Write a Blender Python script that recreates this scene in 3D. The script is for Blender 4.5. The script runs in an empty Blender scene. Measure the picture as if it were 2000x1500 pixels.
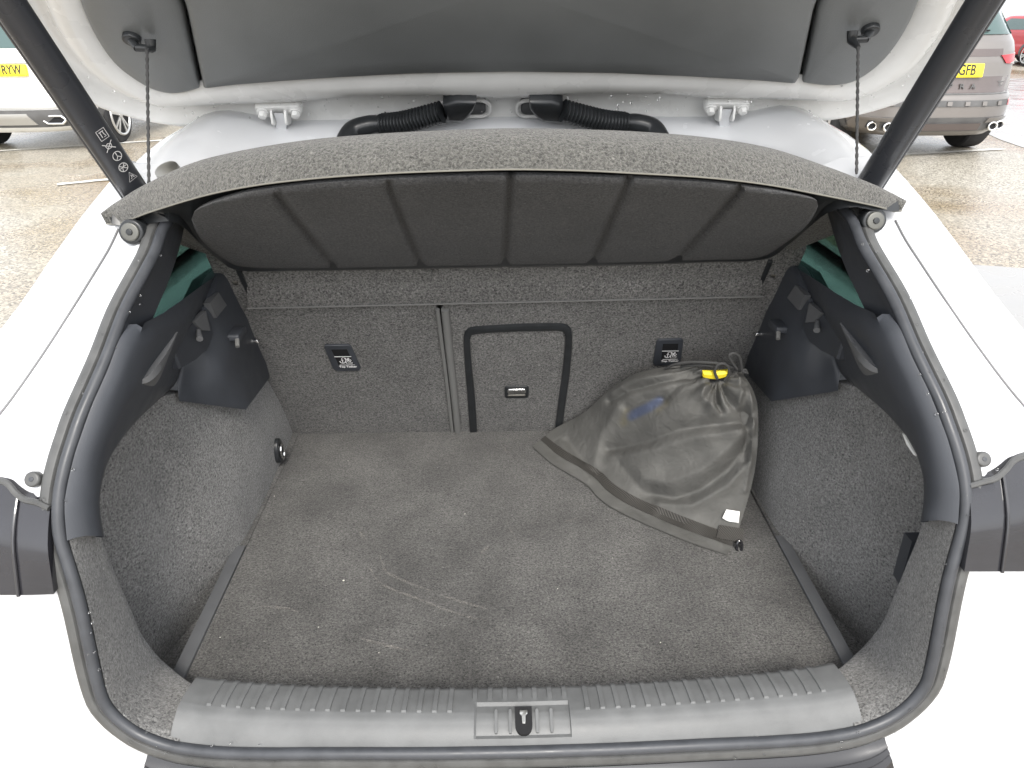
import bpy, bmesh, math, random
import numpy as np
from mathutils import Vector, Matrix
random.seed(7); rng = np.random.default_rng(7)
scene = bpy.context.scene
COL = scene.collection
R = math.radians

# ---------------------------------------------------------------- camera
F = 1400.0                                   # focal length in photograph pixels (2000 wide)
CAM = np.array([-0.018, 0.0, 1.55])
_X = np.array([.9998, .0150, -.0165]); _X /= np.linalg.norm(_X)
_k = (750 - 25) / F
_Y = np.array([-(_X[1]*_k - _X[2]) / _X[0], _k, -1.0]); _Y /= np.linalg.norm(_Y)
_Z = np.cross(_X, _Y)
ROT = np.array([_X, _Y, _Z])                 # camera axes -> world
cd = bpy.data.cameras.new('camera'); cam = bpy.data.objects.new('camera', cd); COL.objects.link(cam)
cd.sensor_fit = 'HORIZONTAL'; cd.sensor_width = 36; cd.lens = 36 * F / 2000
cd.clip_start = 0.02; cd.clip_end = 2000
m4 = Matrix.Identity(4)
for i in range(3):
    for j in range(3): m4[i][j] = ROT[i][j]
    m4[i][3] = CAM[i]
cam.matrix_world = m4
scene.camera = cam

# ---------------------------------------------------------------- sky, sun, exposure
SUN_EL, SUN_AZ = 46, 174                     # degrees; azimuth clockwise from +Y: behind the camera
w = bpy.data.worlds.new('World'); scene.world = w; w.use_nodes = True
nt = w.node_tree; nt.nodes.clear()
sky = nt.nodes.new('ShaderNodeTexSky'); sky.sky_type = 'NISHITA'; sky.sun_disc = False
sky.sun_elevation = R(SUN_EL); sky.sun_rotation = R(SUN_AZ); sky.air_density = 1.0; sky.dust_density = 3.0; sky.ozone_density = 1.0
hs = nt.nodes.new('ShaderNodeHueSaturation'); hs.inputs['Saturation'].default_value = 0.22
bg = nt.nodes.new('ShaderNodeBackground'); bg.inputs['Strength'].default_value = 0.15
wo = nt.nodes.new('ShaderNodeOutputWorld')
nt.links.new(sky.outputs[0], hs.inputs['Color']); oc = nt.nodes.new('ShaderNodeMix'); oc.data_type = 'RGBA'; oc.inputs[0].default_value = .5; oc.inputs[7].default_value = (4.4, 4.5, 4.7, 1)   # even cloud deck over the clear sky
nt.links.new(hs.outputs[0], oc.inputs[6]); nt.links.new(oc.outputs[2], bg.inputs['Color']); nt.links.new(bg.outputs[0], wo.inputs[0])
sd = bpy.data.lights.new('sun', 'SUN'); sd.energy = 1.0; sd.angle = R(18); sd.color = (1, .95, .88)
so = bpy.data.objects.new('sun', sd); COL.objects.link(so)
sdir = Vector((math.sin(R(SUN_AZ))*math.cos(R(SUN_EL)), math.cos(R(SUN_AZ))*math.cos(R(SUN_EL)), math.sin(R(SUN_EL))))
so.rotation_euler = sdir.to_track_quat('Z', 'Y').to_euler(); so.location = (0, -5, 8)
vs = scene.view_settings
vs.view_transform = 'Standard'; vs.look = 'None'; vs.gamma = 1; vs.use_curve_mapping = False; vs.exposure = 1.6

# ---------------------------------------------------------------- pixel -> place helpers
def ray(px, py): return ROT @ np.array([(px-1000)/F, (750-py)/F, -1.0])
def onz(px, py, z): d = ray(px, py); return CAM + d*(z-CAM[2])/d[2]
def ony(px, py, y): d = ray(px, py); return CAM + d*(y-CAM[1])/d[1]
def onx(px, py, x): d = ray(px, py); return CAM + d*(x-CAM[0])/d[0]
def onpl(px, py, p0, n, off=0.0):
    d = ray(px, py); n = np.array(n, float); p0 = np.array(p0, float) + n*off
    return CAM + d*np.dot(p0-CAM, n)/np.dot(d, n)
def proj(P):
    c = ROT.T @ (np.array(P)-CAM)
    return 1000 + F*c[0]/-c[2], 750 - F*c[1]/-c[2]
PZ = [.20, .40, .60, .70, .78, .90, 1.0, 1.06, 1.12, 1.21, 1.29, 1.36, 1.41, 1.5]
PY = [.56, .57, .585, .60, .612, .64, .672, .71, .765, .88, 1.0, 1.15, 1.36, 1.9]
_zz = np.linspace(.2, 1.5, 1301); _yy = np.interp(_zz, PZ, PY)
_ker = np.hanning(81); _ker /= _ker.sum()
_yy = np.convolve(np.pad(_yy, 40, mode='edge'), _ker, 'valid')
def prof(z): return np.interp(z, _zz, _yy)
KX = .12
def onprof(px, py, off=0.0):
    d = ray(px, py); ts = np.linspace(.3, 2.5, 3000); P = CAM + ts[:, None]*d
    g = P[:, 1] - prof(P[:, 2]) - KX*P[:, 0]**2 - off
    i = int(np.argmax(g > 0)); a, b = g[i-1], g[i]
    return P[i-1] + (P[i]-P[i-1])*(-a/(b-a))
def A(*pts): return [np.array(p, float) for p in pts]
def catmull(pts, n, closed=False):
    pts = [np.array(p, float) for p in pts]; N = len(pts)
    out = []
    segs = N if closed else N-1
    for s in range(segs):
        if closed: p0, p1, p2, p3 = pts[(s-1) % N], pts[s], pts[(s+1) % N], pts[(s+2) % N]
        else: p0, p1, p2, p3 = pts[max(s-1, 0)], pts[s], pts[s+1], pts[min(s+2, N-1)]
        for t in np.linspace(0, 1, 12, endpoint=False):
            out.append(.5*((2*p1)+(-p0+p2)*t+(2*p0-5*p1+4*p2-p3)*t*t+(-p0+3*p1-3*p2+p3)*t**3))
    out.append(pts[0] if closed else pts[-1])
    return resample(out, n, closed)
def resample(pts, n, closed=False):
    P = np.array(pts); s = np.r_[0, np.cumsum(np.linalg.norm(np.diff(P, axis=0), axis=1))]
    t = np.linspace(0, s[-1], n+1 if closed else n)
    if closed: t = t[:-1]
    return [np.array([np.interp(u, s, P[:, k]) for k in range(P.shape[1])]) for u in t]
def mir(P): return np.array([-P[0], P[1], P[2]])

# ---------------------------------------------------------------- materials
MATS = {}
def base_mat(name):
    m = bpy.data.materials.new(name); m.use_nodes = True; MATS[name] = m
    return m, m.node_tree, m.node_tree.nodes['Principled BSDF']
def P_mat(name, col, rough=.5, metal=0, spec=.5, bump=0, bscale=300, var=.0, vscale=8, coat=0, sheen=0, rvar=0, bdist=.001, trans=0, ior=1.45, alpha=1):
    m, t, b = base_mat(name); N, L = t.nodes, t.links
    b.inputs['Base Color'].default_value = (*col, 1); b.inputs['Roughness'].default_value = rough
    b.inputs['Metallic'].default_value = metal; b.inputs['Specular IOR Level'].default_value = spec
    b.inputs['Coat Weight'].default_value = coat; b.inputs['Coat Roughness'].default_value = .05
    b.inputs['Sheen Weight'].default_value = sheen; b.inputs['Transmission Weight'].default_value = trans
    b.inputs['IOR'].default_value = ior; b.inputs['Alpha'].default_value = alpha
    tc = N.new('ShaderNodeTexCoord')
    if var or rvar:
        n1 = N.new('ShaderNodeTexNoise'); n1.inputs['Scale'].default_value = vscale; n1.inputs['Detail'].default_value = 6
        L.new(tc.outputs['Object'], n1.inputs['Vector'])
        if var:
            mx = N.new('ShaderNodeMix'); mx.data_type = 'RGBA'
            mx.inputs[6].default_value = (*[c*(1-var) for c in col], 1); mx.inputs[7].default_value = (*[min(1, c*(1+var)) for c in col], 1)
            mr = N.new('ShaderNodeMapRange'); mr.inputs[1].default_value = .3; mr.inputs[2].default_value = .7
            L.new(n1.outputs[0], mr.inputs[0]); L.new(mr.outputs[0], mx.inputs[0]); L.new(mx.outputs[2], b.inputs['Base Color'])
        if rvar:
            mr2 = N.new('ShaderNodeMapRange'); mr2.inputs[1].default_value = .3; mr2.inputs[2].default_value = .7
            mr2.inputs[3].default_value = max(.02, rough-rvar); mr2.inputs[4].default_value = rough+rvar
            L.new(n1.outputs[0], mr2.inputs[0]); L.new(mr2.outputs[0], b.inputs['Roughness'])
    if bump:
        n2 = N.new('ShaderNodeTexNoise'); n2.inputs['Scale'].default_value = bscale; n2.inputs['Detail'].default_value = 3
        L.new(tc.outputs['Object'], n2.inputs['Vector'])
        bp = N.new('ShaderNodeBump'); bp.inputs['Strength'].default_value = bump; bp.inputs['Distance'].default_value = bdist
        L.new(n2.outputs[0], bp.inputs['Height']); L.new(bp.outputs[0], b.inputs['Normal'])
    return m
def carpet(name, dark, light, scale=420, bump=.7, sheen=.15, stretch=(1, 1, 1), blot=.25, tint=(1, 1, 1)):
    m, t, b = base_mat(name); N, L = t.nodes, t.links
    tc = N.new('ShaderNodeTexCoord'); mp = N.new('ShaderNodeMapping'); mp.inputs['Scale'].default_value = stretch
    L.new(tc.outputs['Object'], mp.inputs[0])
    n1 = N.new('ShaderNodeTexNoise'); n1.inputs['Scale'].default_value = scale; n1.inputs['Detail'].default_value = 4; n1.inputs['Roughness'].default_value = .7; n1.inputs['Distortion'].default_value = .6
    L.new(mp.outputs[0], n1.inputs['Vector'])
    r = N.new('ShaderNodeMapRange'); r.inputs[1].default_value = .34; r.inputs[2].default_value = .68
    L.new(n1.outputs[0], r.inputs[0])
    mx = N.new('ShaderNodeMix'); mx.data_type = 'RGBA'; mx.inputs[6].default_value = (*dark, 1); mx.inputs[7].default_value = (*light, 1)
    L.new(r.outputs[0], mx.inputs[0])
    n2 = N.new('ShaderNodeTexNoise'); n2.inputs['Scale'].default_value = 7; n2.inputs['Detail'].default_value = 5; n2.inputs['Roughness'].default_value = .65
    L.new(tc.outputs['Object'], n2.inputs['Vector'])
    r2 = N.new('ShaderNodeMapRange'); r2.inputs[1].default_value = .3; r2.inputs[2].default_value = .7; r2.inputs[3].default_value = 1-blot; r2.inputs[4].default_value = 1+blot
    L.new(n2.outputs[0], r2.inputs[0])
    # sparse pale lint
    v = N.new('ShaderNodeTexNoise'); v.inputs['Scale'].default_value = scale*.55; v.inputs['Detail'].default_value = 1
    L.new(mp.outputs[0], v.inputs['Vector'])
    r3 = N.new('ShaderNodeMapRange'); r3.inputs[1].default_value = .72; r3.inputs[2].default_value = .80; r3.inputs[3].default_value = 0; r3.inputs[4].default_value = .6
    L.new(v.outputs[0], r3.inputs[0])
    m2 = N.new('ShaderNodeMix'); m2.data_type = 'RGBA'; m2.blend_type = 'MULTIPLY'; m2.inputs[0].default_value = 1
    L.new(mx.outputs[2], m2.inputs[6]); L.new(r2.outputs[0], m2.inputs[7])
    m3 = N.new('ShaderNodeMix'); m3.data_type = 'RGBA'; m3.inputs[7].default_value = (*[min(1, c*1.7) for c in light], 1)
    L.new(r3.outputs[0], m3.inputs[0]); L.new(m2.outputs[2], m3.inputs[6])
    L.new(m3.outputs[2], b.inputs['Base Color'])
    b.inputs['Roughness'].default_value = .95; b.inputs['Specular IOR Level'].default_value = .15
    b.inputs['Sheen Weight'].default_value = sheen; b.inputs['Sheen Roughness'].default_value = .5
    bp = N.new('ShaderNodeBump'); bp.inputs['Strength'].default_value = bump; bp.inputs['Distance'].default_value = .0025
    L.new(n1.outputs[0], bp.inputs['Height']); L.new(bp.outputs[0], b.inputs['Normal'])
    return m

P_mat('white_paint', (.60, .61, .625), .22, coat=.6, rvar=.06, vscale=30)
P_mat('inner_white_paint', (.70, .70, .685), .3, coat=.3, var=.06, vscale=14, rvar=.1)
P_mat('trim_plastic', (.042, .046, .054), .45, bump=.25, bscale=900, var=.12, vscale=18, rvar=.08, bdist=.0006)
P_mat('trim_plastic_light', (.11, .113, .118), .5, bump=.25, bscale=900, var=.1, vscale=22, bdist=.0006)
P_mat('tailgate_trim', (.165, .174, .178), .42, bump=.35, bscale=620, var=.12, vscale=6, rvar=.08, bdist=.0008)
P_mat('black_plastic', (.022, .024, .026), .3, var=.2, vscale=40)
P_mat('deep_black', (.006, .006, .007), .8)
P_mat('strut_black', (.026, .028, .033), .3, rvar=.08, vscale=20)
P_mat('rubber_seal', (.045, .048, .054), .4, rvar=.12, vscale=40, var=.15)
P_mat('rubber_lip', (.075, .076, .075), .38, rvar=.12, vscale=40, var=.18)
P_mat('sill_plastic', (.120, .123, .123), .5, bump=.4, bscale=800, var=.14, vscale=26, rvar=.1, bdist=.0006)
P_mat('lamp_plastic', (.022, .022, .026), .07, coat=.5, var=.2, vscale=12, rvar=.06)
P_mat('gloss_black', (.018, .018, .02), .12, coat=.5)
P_mat('metal', (.55, .55, .53), .28, metal=1)
P_mat('dull_metal', (.35, .34, .31), .4, metal=1)
P_mat('cap_metal', (.13, .13, .12), .45, metal=.6)
P_mat('chrome', (.8, .8, .8), .12, metal=1)
P_mat('print_white', (.75, .75, .75), .6)
P_mat('print_grey', (.5, .5, .5), .6)
P_mat('joint_grey', (.16, .16, .165), .6)
P_mat('piping', (.16, .16, .155), .7, bump=.3, bscale=500)
P_mat('edge_felt', (.17, .165, .145), .9, bump=.5, bscale=500)
P_mat('cord', (.05, .05, .05), .8, bump=.6, bscale=700)
P_mat('yellow', (.85, .68, .03), .55)
P_mat('care_label', (.85, .85, .83), .6)
def glass():
    m, t, b = base_mat('glass_tint'); N, L = t.nodes, t.links; N.remove(b)
    tr = N.new('ShaderNodeBsdfTransparent'); tr.inputs[0].default_value = (.21, .30, .275, 1)
    gl = N.new('ShaderNodeBsdfGlossy'); gl.inputs['Roughness'].default_value = .03; 
    mx = N.new('ShaderNodeMixShader'); mx.inputs[0].default_value = .05; L.new(tr.outputs[0], mx.inputs[1]); L.new(gl.outputs[0], mx.inputs[2]); L.new(mx.outputs[0], N['Material Output'].inputs[0])
glass()
P_mat('water', (.9, .9, .9), .03, trans=1, ior=1.33)
P_mat('crumb', (.7, .68, .6), .8)
carpet('carpet_floor', (.022, .022, .0215), (.178, .173, .164), 290, 1.3, .15, (1, 1.25, 1), .38)
carpet('carpet_side', (.026, .026, .026), (.285, .281, .270), 280, 1.3, .4, (1, 1, 1), .24)
carpet('carpet_seat', (.026, .026, .026), (.250, .245, .235), 280, 1.2, .15, (1, 1, 1), .14)
carpet('carpet_shelf', (.024, .024, .022), (.172, .169, .154), 300, 1.4, .3, (1, 1, 1), .12)
carpet('carpet_under', (.024, .025, .027), (.092, .092, .094), 340, .9, .1, (1, 1, 1), .14)

# asphalt
def asphalt():
    m, t, b = base_mat('asphalt'); N, L = t.nodes, t.links
    tc = N.new('ShaderNodeTexCoord')
    v = N.new('ShaderNodeTexVoronoi'); v.inputs['Scale'].default_value = 75; v.inputs['Randomness'].default_value = 1
    L.new(tc.outputs['Object'], v.inputs['Vector'])
    n = N.new('ShaderNodeTexNoise'); n.inputs['Scale'].default_value = 38; n.inputs['Detail'].default_value = 5; n.inputs['Roughness'].default_value = .7
    L.new(tc.outputs['Object'], n.inputs['Vector'])
    sp = N.new('ShaderNodeSeparateColor'); L.new(v.outputs['Color'], sp.inputs[0])
    ad = N.new('ShaderNodeMath'); ad.operation = 'ADD'; L.new(sp.outputs[0], ad.inputs[0]); L.new(n.outputs[0], ad.inputs[1])
    ramp = N.new('ShaderNodeValToRGB'); e = ramp.color_ramp.elements
    e[0].position = .28; e[0].color = (.092, .082, .066, 1); e[1].position = .80; e[1].color = (.48, .45, .385, 1)
    e2 = ramp.color_ramp.elements.new(.52); e2.color = (.255, .235, .19, 1)
    hv = N.new('ShaderNodeMath'); hv.operation = 'MULTIPLY'; hv.inputs[1].default_value = .62
    L.new(ad.outputs[0], hv.inputs[0]); L.new(hv.outputs[0], ramp.inputs[0])
    big = N.new('ShaderNodeTexNoise'); big.inputs['Scale'].default_value = .45; big.inputs['Detail'].default_value = 4
    L.new(tc.outputs['Object'], big.inputs['Vector'])
    r = N.new('ShaderNodeMapRange'); r.inputs[1].default_value = .4; r.inputs[2].default_value = .62
    L.new(big.outputs[0], r.inputs[0])
    mx = N.new('ShaderNodeMix'); mx.data_type = 'RGBA'; mx.blend_type = 'MULTIPLY'; mx.inputs[7].default_value = (.66, .54, .38, 1)
    L.new(r.outputs[0], mx.inputs[0]); L.new(ramp.outputs[0], mx.inputs[6])
    L.new(mx.outputs[2], b.inputs['Base Color'])
    r2 = N.new('ShaderNodeMapRange'); r2.inputs[1].default_value = .35; r2.inputs[2].default_value = .65; r2.inputs[3].default_value = .42; r2.inputs[4].default_value = .14
    L.new(big.outputs[0], r2.inputs[0]); L.new(r2.outputs[0], b.inputs['Roughness'])
    bp = N.new('ShaderNodeBump'); bp.inputs['Strength'].default_value = .5; bp.inputs['Distance'].default_value = .006
    L.new(ad.outputs[0], bp.inputs['Height']); L.new(bp.outputs[0], b.inputs['Normal'])
asphalt()
P_mat('concrete', (.27, .265, .255), .25, var=.08, vscale=2, rvar=.12, bump=.1, bscale=60, bdist=.002)
P_mat('road_paint', (.62, .61, .57), .5, var=.2, vscale=9)

# ---------------------------------------------------------------- object helpers
BASE = np.zeros(3)
def setp(o, label=None, cat=None, group=None, kind=None):
    if label: o['label'] = label
    if cat: o['category'] = cat
    if group: o['group'] = group
    if kind: o['kind'] = kind
    return o
def empty(name, base, label, cat, group=None):
    o = bpy.data.objects.new(name, None); COL.objects.link(o); o.location = base; o.empty_display_size = .1
    return setp(o, label, cat, group)
def base_of(p):
    b = np.zeros(3)
    while p is not None: b = b + np.array(p.location); p = p.parent
    return b
def mk(name, V, Fc, mat, parent=None, smooth=True, sharp=40):
    V = np.array(V, float).reshape(-1, 3) - base_of(parent)
    me = bpy.data.meshes.new(name); me.from_pydata([tuple(v) for v in V], [], [tuple(f) for f in Fc]); me.update()
    bm = bmesh.new(); bm.from_mesh(me); bmesh.ops.recalc_face_normals(bm, faces=bm.faces); bm.to_mesh(me); bm.free()
    if mat: me.materials.append(MATS[mat])
    if smooth:
        for p in me.polygons: p.use_smooth = True
        me.set_sharp_from_angle(angle=R(sharp))
    o = bpy.data.objects.new(name, me); COL.objects.link(o)
    if parent: o.parent = parent
    return o
def gridVF(rows, closed_u=False, closed_v=False):
    nr, nc = len(rows), len(rows[0]); V = [p for r in rows for p in r]; Fc = []
    for i in range(nr if closed_v else nr-1):
        for j in range(nc if closed_u else nc-1):
            a = i*nc+j; b = i*nc+(j+1) % nc; c = ((i+1) % nr)*nc+(j+1) % nc; d = ((i+1) % nr)*nc+j
            Fc.append((a, b, c, d))
    return V, Fc
def joinVF(*parts):
    V, Fc = [], []
    for v, f in parts:
        o = len(V); V += list(v); Fc += [tuple(i+o for i in q) for q in f]
    return V, Fc
def frames(path, closed=False, up=None):
    P = [np.array(p, float) for p in path]; n = len(P); Ts = []
    for i in range(n):
        a = P[(i-1) % n] if (closed or i > 0) else P[i]; b = P[(i+1) % n] if (closed or i < n-1) else P[i]
        t = b-a; Ts.append(t/(np.linalg.norm(t)+1e-12))
    u = np.array(up if up is not None else (0, 0, 1), float)
    if abs(np.dot(u, Ts[0])) > .95: u = np.array([1., 0, 0])
    Us = []
    for t in Ts:
        u = u - t*np.dot(u, t); u /= np.linalg.norm(u); Us.append(u.copy())
    return Ts, Us
def tubeVF(path, rad, seg=10, closed=False, cap=True):
    Ts, Us = frames(path, closed); rows = []
    for i, p in enumerate(path):
        r = rad[i] if hasattr(rad, '__len__') else rad
        v = np.cross(Ts[i], Us[i])
        rows.append([np.array(p)+r*(math.cos(a)*Us[i]+math.sin(a)*v) for a in np.linspace(0, 2*math.pi, seg, endpoint=False)])
    V, Fc = gridVF(rows, closed_u=True, closed_v=closed)
    if cap and not closed:
        Fc.append(tuple(range(seg))[::-1]); Fc.append(tuple(range(len(V)-seg, len(V))))
    return V, Fc
def tube(name, path, rad, mat, parent=None, seg=10, closed=False): 
    return mk(name, *tubeVF(path, rad, seg, closed), mat, parent)
def frame_axes(o, x, z):
    """right-handed axes at o: x along, z out of surface"""
    x = np.array(x, float); x /= np.linalg.norm(x); z = np.array(z, float); z -= x*np.dot(z, x); z /= np.linalg.norm(z)
    return np.array(o, float), x, np.cross(z, x), z
def loc(fr, a, b, c): return fr[0]+fr[1]*a+fr[2]*b+fr[3]*c
def rrect(w, h, r, n=5):
    pts = []
    for cx, cy, a0 in ((w/2-r, h/2-r, 0), (-w/2+r, h/2-r, 90), (-w/2+r, -h/2+r, 180), (w/2-r, -h/2+r, 270)):
        for k in range(n): a = R(a0+90*k/(n-1)); pts.append((cx+r*math.cos(a), cy+r*math.sin(a)))
    return pts
def slabVF(fr, poly, z0, z1, bev=0.0):
    """extruded polygon in frame, bevelled on its outer (z1) edge"""
    n = len(poly); P = np.array(poly, float); c = P.mean(0)
    rows = [[loc(fr, x, y, z0) for x, y in P]]
    if bev > 0:
        rows.append([loc(fr, x, y, z1-bev*np.sign(z1-z0)) for x, y in P])
        for k in (.35, .75, 1.0):
            a = k*math.pi/2; ins = bev*(1-math.cos(a)); zz = z1-np.sign(z1-z0)*bev*(1-math.sin(a))
            Q = []
            for x, y in P:
                d = np.array([x, y])-c; l = np.linalg.norm(d)+1e-9; q = c+d*(1-min(.9, ins/l)); Q.append(loc(fr, q[0], q[1], zz))
            rows.append(Q)
    else: rows.append([loc(fr, x, y, z1) for x, y in P])
    V, Fc = gridVF(rows, closed_u=True)
    Fc.append(tuple(range(n))[::-1]); Fc.append(tuple(range(len(V)-n, len(V))))
    return V, Fc
def slab(name, fr, poly, z0, z1, mat, parent=None, bev=0.0, sharp=40): return mk(name, *slabVF(fr, poly, z0, z1, bev), mat, parent, True, sharp)
def boxVF(lo, hi, bev=0):
    fr = frame_axes(((lo[0]+hi[0])/2, (lo[1]+hi[1])/2, 0), (1, 0, 0), (0, 0, 1))
    w_, h_ = hi[0]-lo[0], hi[1]-lo[1]; r = max(bev, 1e-4)
    return slabVF(fr, rrect(w_, h_, min(r, w_/2.01, h_/2.01), 3), lo[2], hi[2], bev)
def cylVF(p0, p1, r0, r1=None, seg=16): return tubeVF([p0, p1], [r0, r0 if r1 is None else r1], seg)
def sphereVF(c, r, seg=12, ring=8, sq=(1, 1, 1)):
    rows = []
    for i in range(ring+1):
        a = math.pi*i/ring
        rows.append([np.array(c)+r*np.array([math.sin(a)*math.cos(b)*sq[0], math.sin(a)*math.sin(b)*sq[1], math.cos(a)*sq[2]]) for b in np.linspace(0, 2*math.pi, seg, endpoint=False)])
    return gridVF(rows, closed_u=True)
def textVF(s, size, fr, xs=1.0, align='CENTER', depth=.0004, off=0.0):
    c = bpy.data.curves.new('t', 'FONT'); c.body = s; c.size = size; c.align_x = align; c.align_y = 'CENTER'; c.extrude = depth; c.resolution_u = 3; c.offset = off
    o = bpy.data.objects.new('t', c); COL.objects.link(o)
    dg = bpy.context.evaluated_depsgraph_get(); dg.update(); me = bpy.data.meshes.new_from_object(o.evaluated_get(dg))
    V = [loc(fr, v.co.x*xs, v.co.y, v.co.z) for v in me.vertices]; Fc = [tuple(p.vertices) for p in me.polygons]
    bpy.data.objects.remove(o); bpy.data.curves.remove(c); bpy.data.meshes.remove(me)
    return V, Fc
def strokeVF(fr, pts, wd, z=0.0006, closed=False):
    """flat printed line following pts in a frame"""
    P = [np.array(p, float) for p in pts]; n = len(P); rows = []
    for i in range(n):
        a = P[(i-1) % n] if closed or i > 0 else P[i]; b = P[(i+1) % n] if closed or i < n-1 else P[i]
        t = b-a; t /= np.linalg.norm(t)+1e-12; nn = np.array([-t[1], t[0]])
        rows.append([loc(fr, *(P[i]+nn*wd/2), z), loc(fr, *(P[i]-nn*wd/2), z)])
    return gridVF(rows, closed_v=closed)

# ================================================================ setting
gr = mk('ground', *gridVF([[(x, y, 0) for x in np.linspace(-600, 600, 13)] for y in np.linspace(-600, 600, 13)]), 'asphalt', None, False)
setp(gr, 'wet speckled tan asphalt of the car park', 'ground', kind='structure')
pts = [(1.2, 1.4), (1.25, 3.4), (1.9, 4.45), (2.95, 4.68), (3.6, 4.55), (4.4, 4.7), (5.6, 4.5), (7.0, 4.55), (7.2, 1.2), (4, 1.0)]
pts = catmull([np.array(p) for p in pts], 90, True)
pv = [np.array([p[0]+rng.normal(0, .012), p[1]+rng.normal(0, .012), .004]) for p in pts]
pc = mk('concrete_patch', pv, [tuple(range(len(pv)))], 'concrete', None, False); setp(pc, 'smooth pale concrete patch in the asphalt beside the car', 'ground patch', kind='structure')
pts = [(6.6, 9.0), (6.9, 7.2), (8.5, 6.3), (12, 6.2), (16, 8), (18, 14), (16, 18.5), (9.5, 19), (7.6, 14), (7.0, 11)]
pts = catmull([np.array(p) for p in pts], 90, True)
pv = [np.array([p[0]+rng.normal(0, .03), p[1]+rng.normal(0, .03), .004]) for p in pts]
pc = mk('concrete_apron', pv, [tuple(range(len(pv)))], 'concrete', None, False); setp(pc, 'wide pale worn concrete apron beyond the silver car', 'ground patch', kind='structure')
def line_mark(p, q, wd):
    p, q = np.array(p, float), np.array(q, float); d = q-p; d /= np.linalg.norm(d); n = np.array([-d[1], d[0]])*wd/2
    rows = []
    for t in np.linspace(0, 1, 40):
        c = p+(q-p)*t; rows.append([np.array([*(c+n*(1+rng.normal(0, .12))), .009]), np.array([*(c-n*(1+rng.normal(0, .12))), .009])])
    o = mk('bay_line', *gridVF(rows), 'road_paint', None, False)
    return setp(o, 'worn white painted parking bay line', 'road marking', kind='structure')
line_mark((-4.55, 7.6), (-2.2, 8.9), .10)
line_mark((-9.0, 8.6), (-4.2, 10.7), .10)
line_mark((4.2, 8.7), (6.3, 9.15), .09)

# ================================================================ the open hatchback
CAR = empty('open_hatchback', (0, .6, 0), 'white hatchback with its tailgate raised and boot empty but for a bag', 'car')

# ---- loop of the boot opening (outer edge of the weather seal)
Lpx = [(292, 440), (267, 500), (213, 600), (173, 700), (128, 800), (110, 850), (94, 900), (83, 950), (79, 1000), (83, 1050), (98, 1100), (114, 1150), (127, 1200), (138, 1250),
       (149, 1300), (160, 1340), (173, 1375), (191, 1400), (217, 1425), (252, 1450), (280, 1464), (315, 1477), (360, 1488), (430, 1496), (520, 1499)]
half = A((0, 1.335, 1.350), (-.15, 1.333, 1.349), (-.30, 1.32, 1.345), (-.40, 1.28, 1.336), (-.46, 1.20, 1.323), (-.497, 1.11, 1.306)) + [onprof(*p) for p in Lpx]
zb = half[-1][2]
half += A((-.24, prof(zb)+KX*.24**2, zb+.006), (-.12, prof(zb)+KX*.12**2, zb+.009), (0, prof(zb), zb+.010))
loop_half = catmull(half, 150)
LOOP = loop_half[:-1] + [mir(p) for p in loop_half[::-1]][:-1]        # closed, left side first
nL = len(LOOP)
cen = np.mean(LOOP, axis=0)
LT, LN, LB = [], [], []
for i in range(nL):
    t = LOOP[(i+2) % nL]-LOOP[(i-2) % nL]; t /= np.linalg.norm(t)
    x, _, z = LOOP[i]; dz = (prof(z+.01)-prof(z-.01))/.02
    n = np.array([2*KX*x, -1, dz]); n -= t*np.dot(n, t); n /= np.linalg.norm(n)
    b = np.cross(t, n); b = b if np.dot(b, LOOP[i]-cen) > 0 else -b
    LT.append(t); LN.append(n); LB.append(b)
LB = [sum(LB[(i+k) % nL] for k in range(-4, 5)) for i in range(nL)]; LB = [b/np.linalg.norm(b) for b in LB]
def sweep(sec, idx=None, closed=True):
    idx = range(nL) if idx is None else idx
    return [[LOOP[i]+b*LB[i]+n*LN[i] for b, n in sec] for i in idx]
lip = [(0, -.006), (.0005, .002), (-.003, .0065), (-.009, .008), (-.015, .0065), (-.018, .002), (-.018, -.006)]
V, Fc = gridVF(sweep(lip), closed_v=True, closed_u=True); mk('seal_lip', V, Fc, 'rubber_lip', CAR)
bulb = [(-.0265+.0078*math.cos(a), .003+.0078*math.sin(a)) for a in np.linspace(0, 2*math.pi, 14, endpoint=False)]
V, Fc = gridVF(sweep(bulb), closed_v=True, closed_u=True); mk('seal_bulb', V, Fc, 'rubber_seal', CAR)

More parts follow.
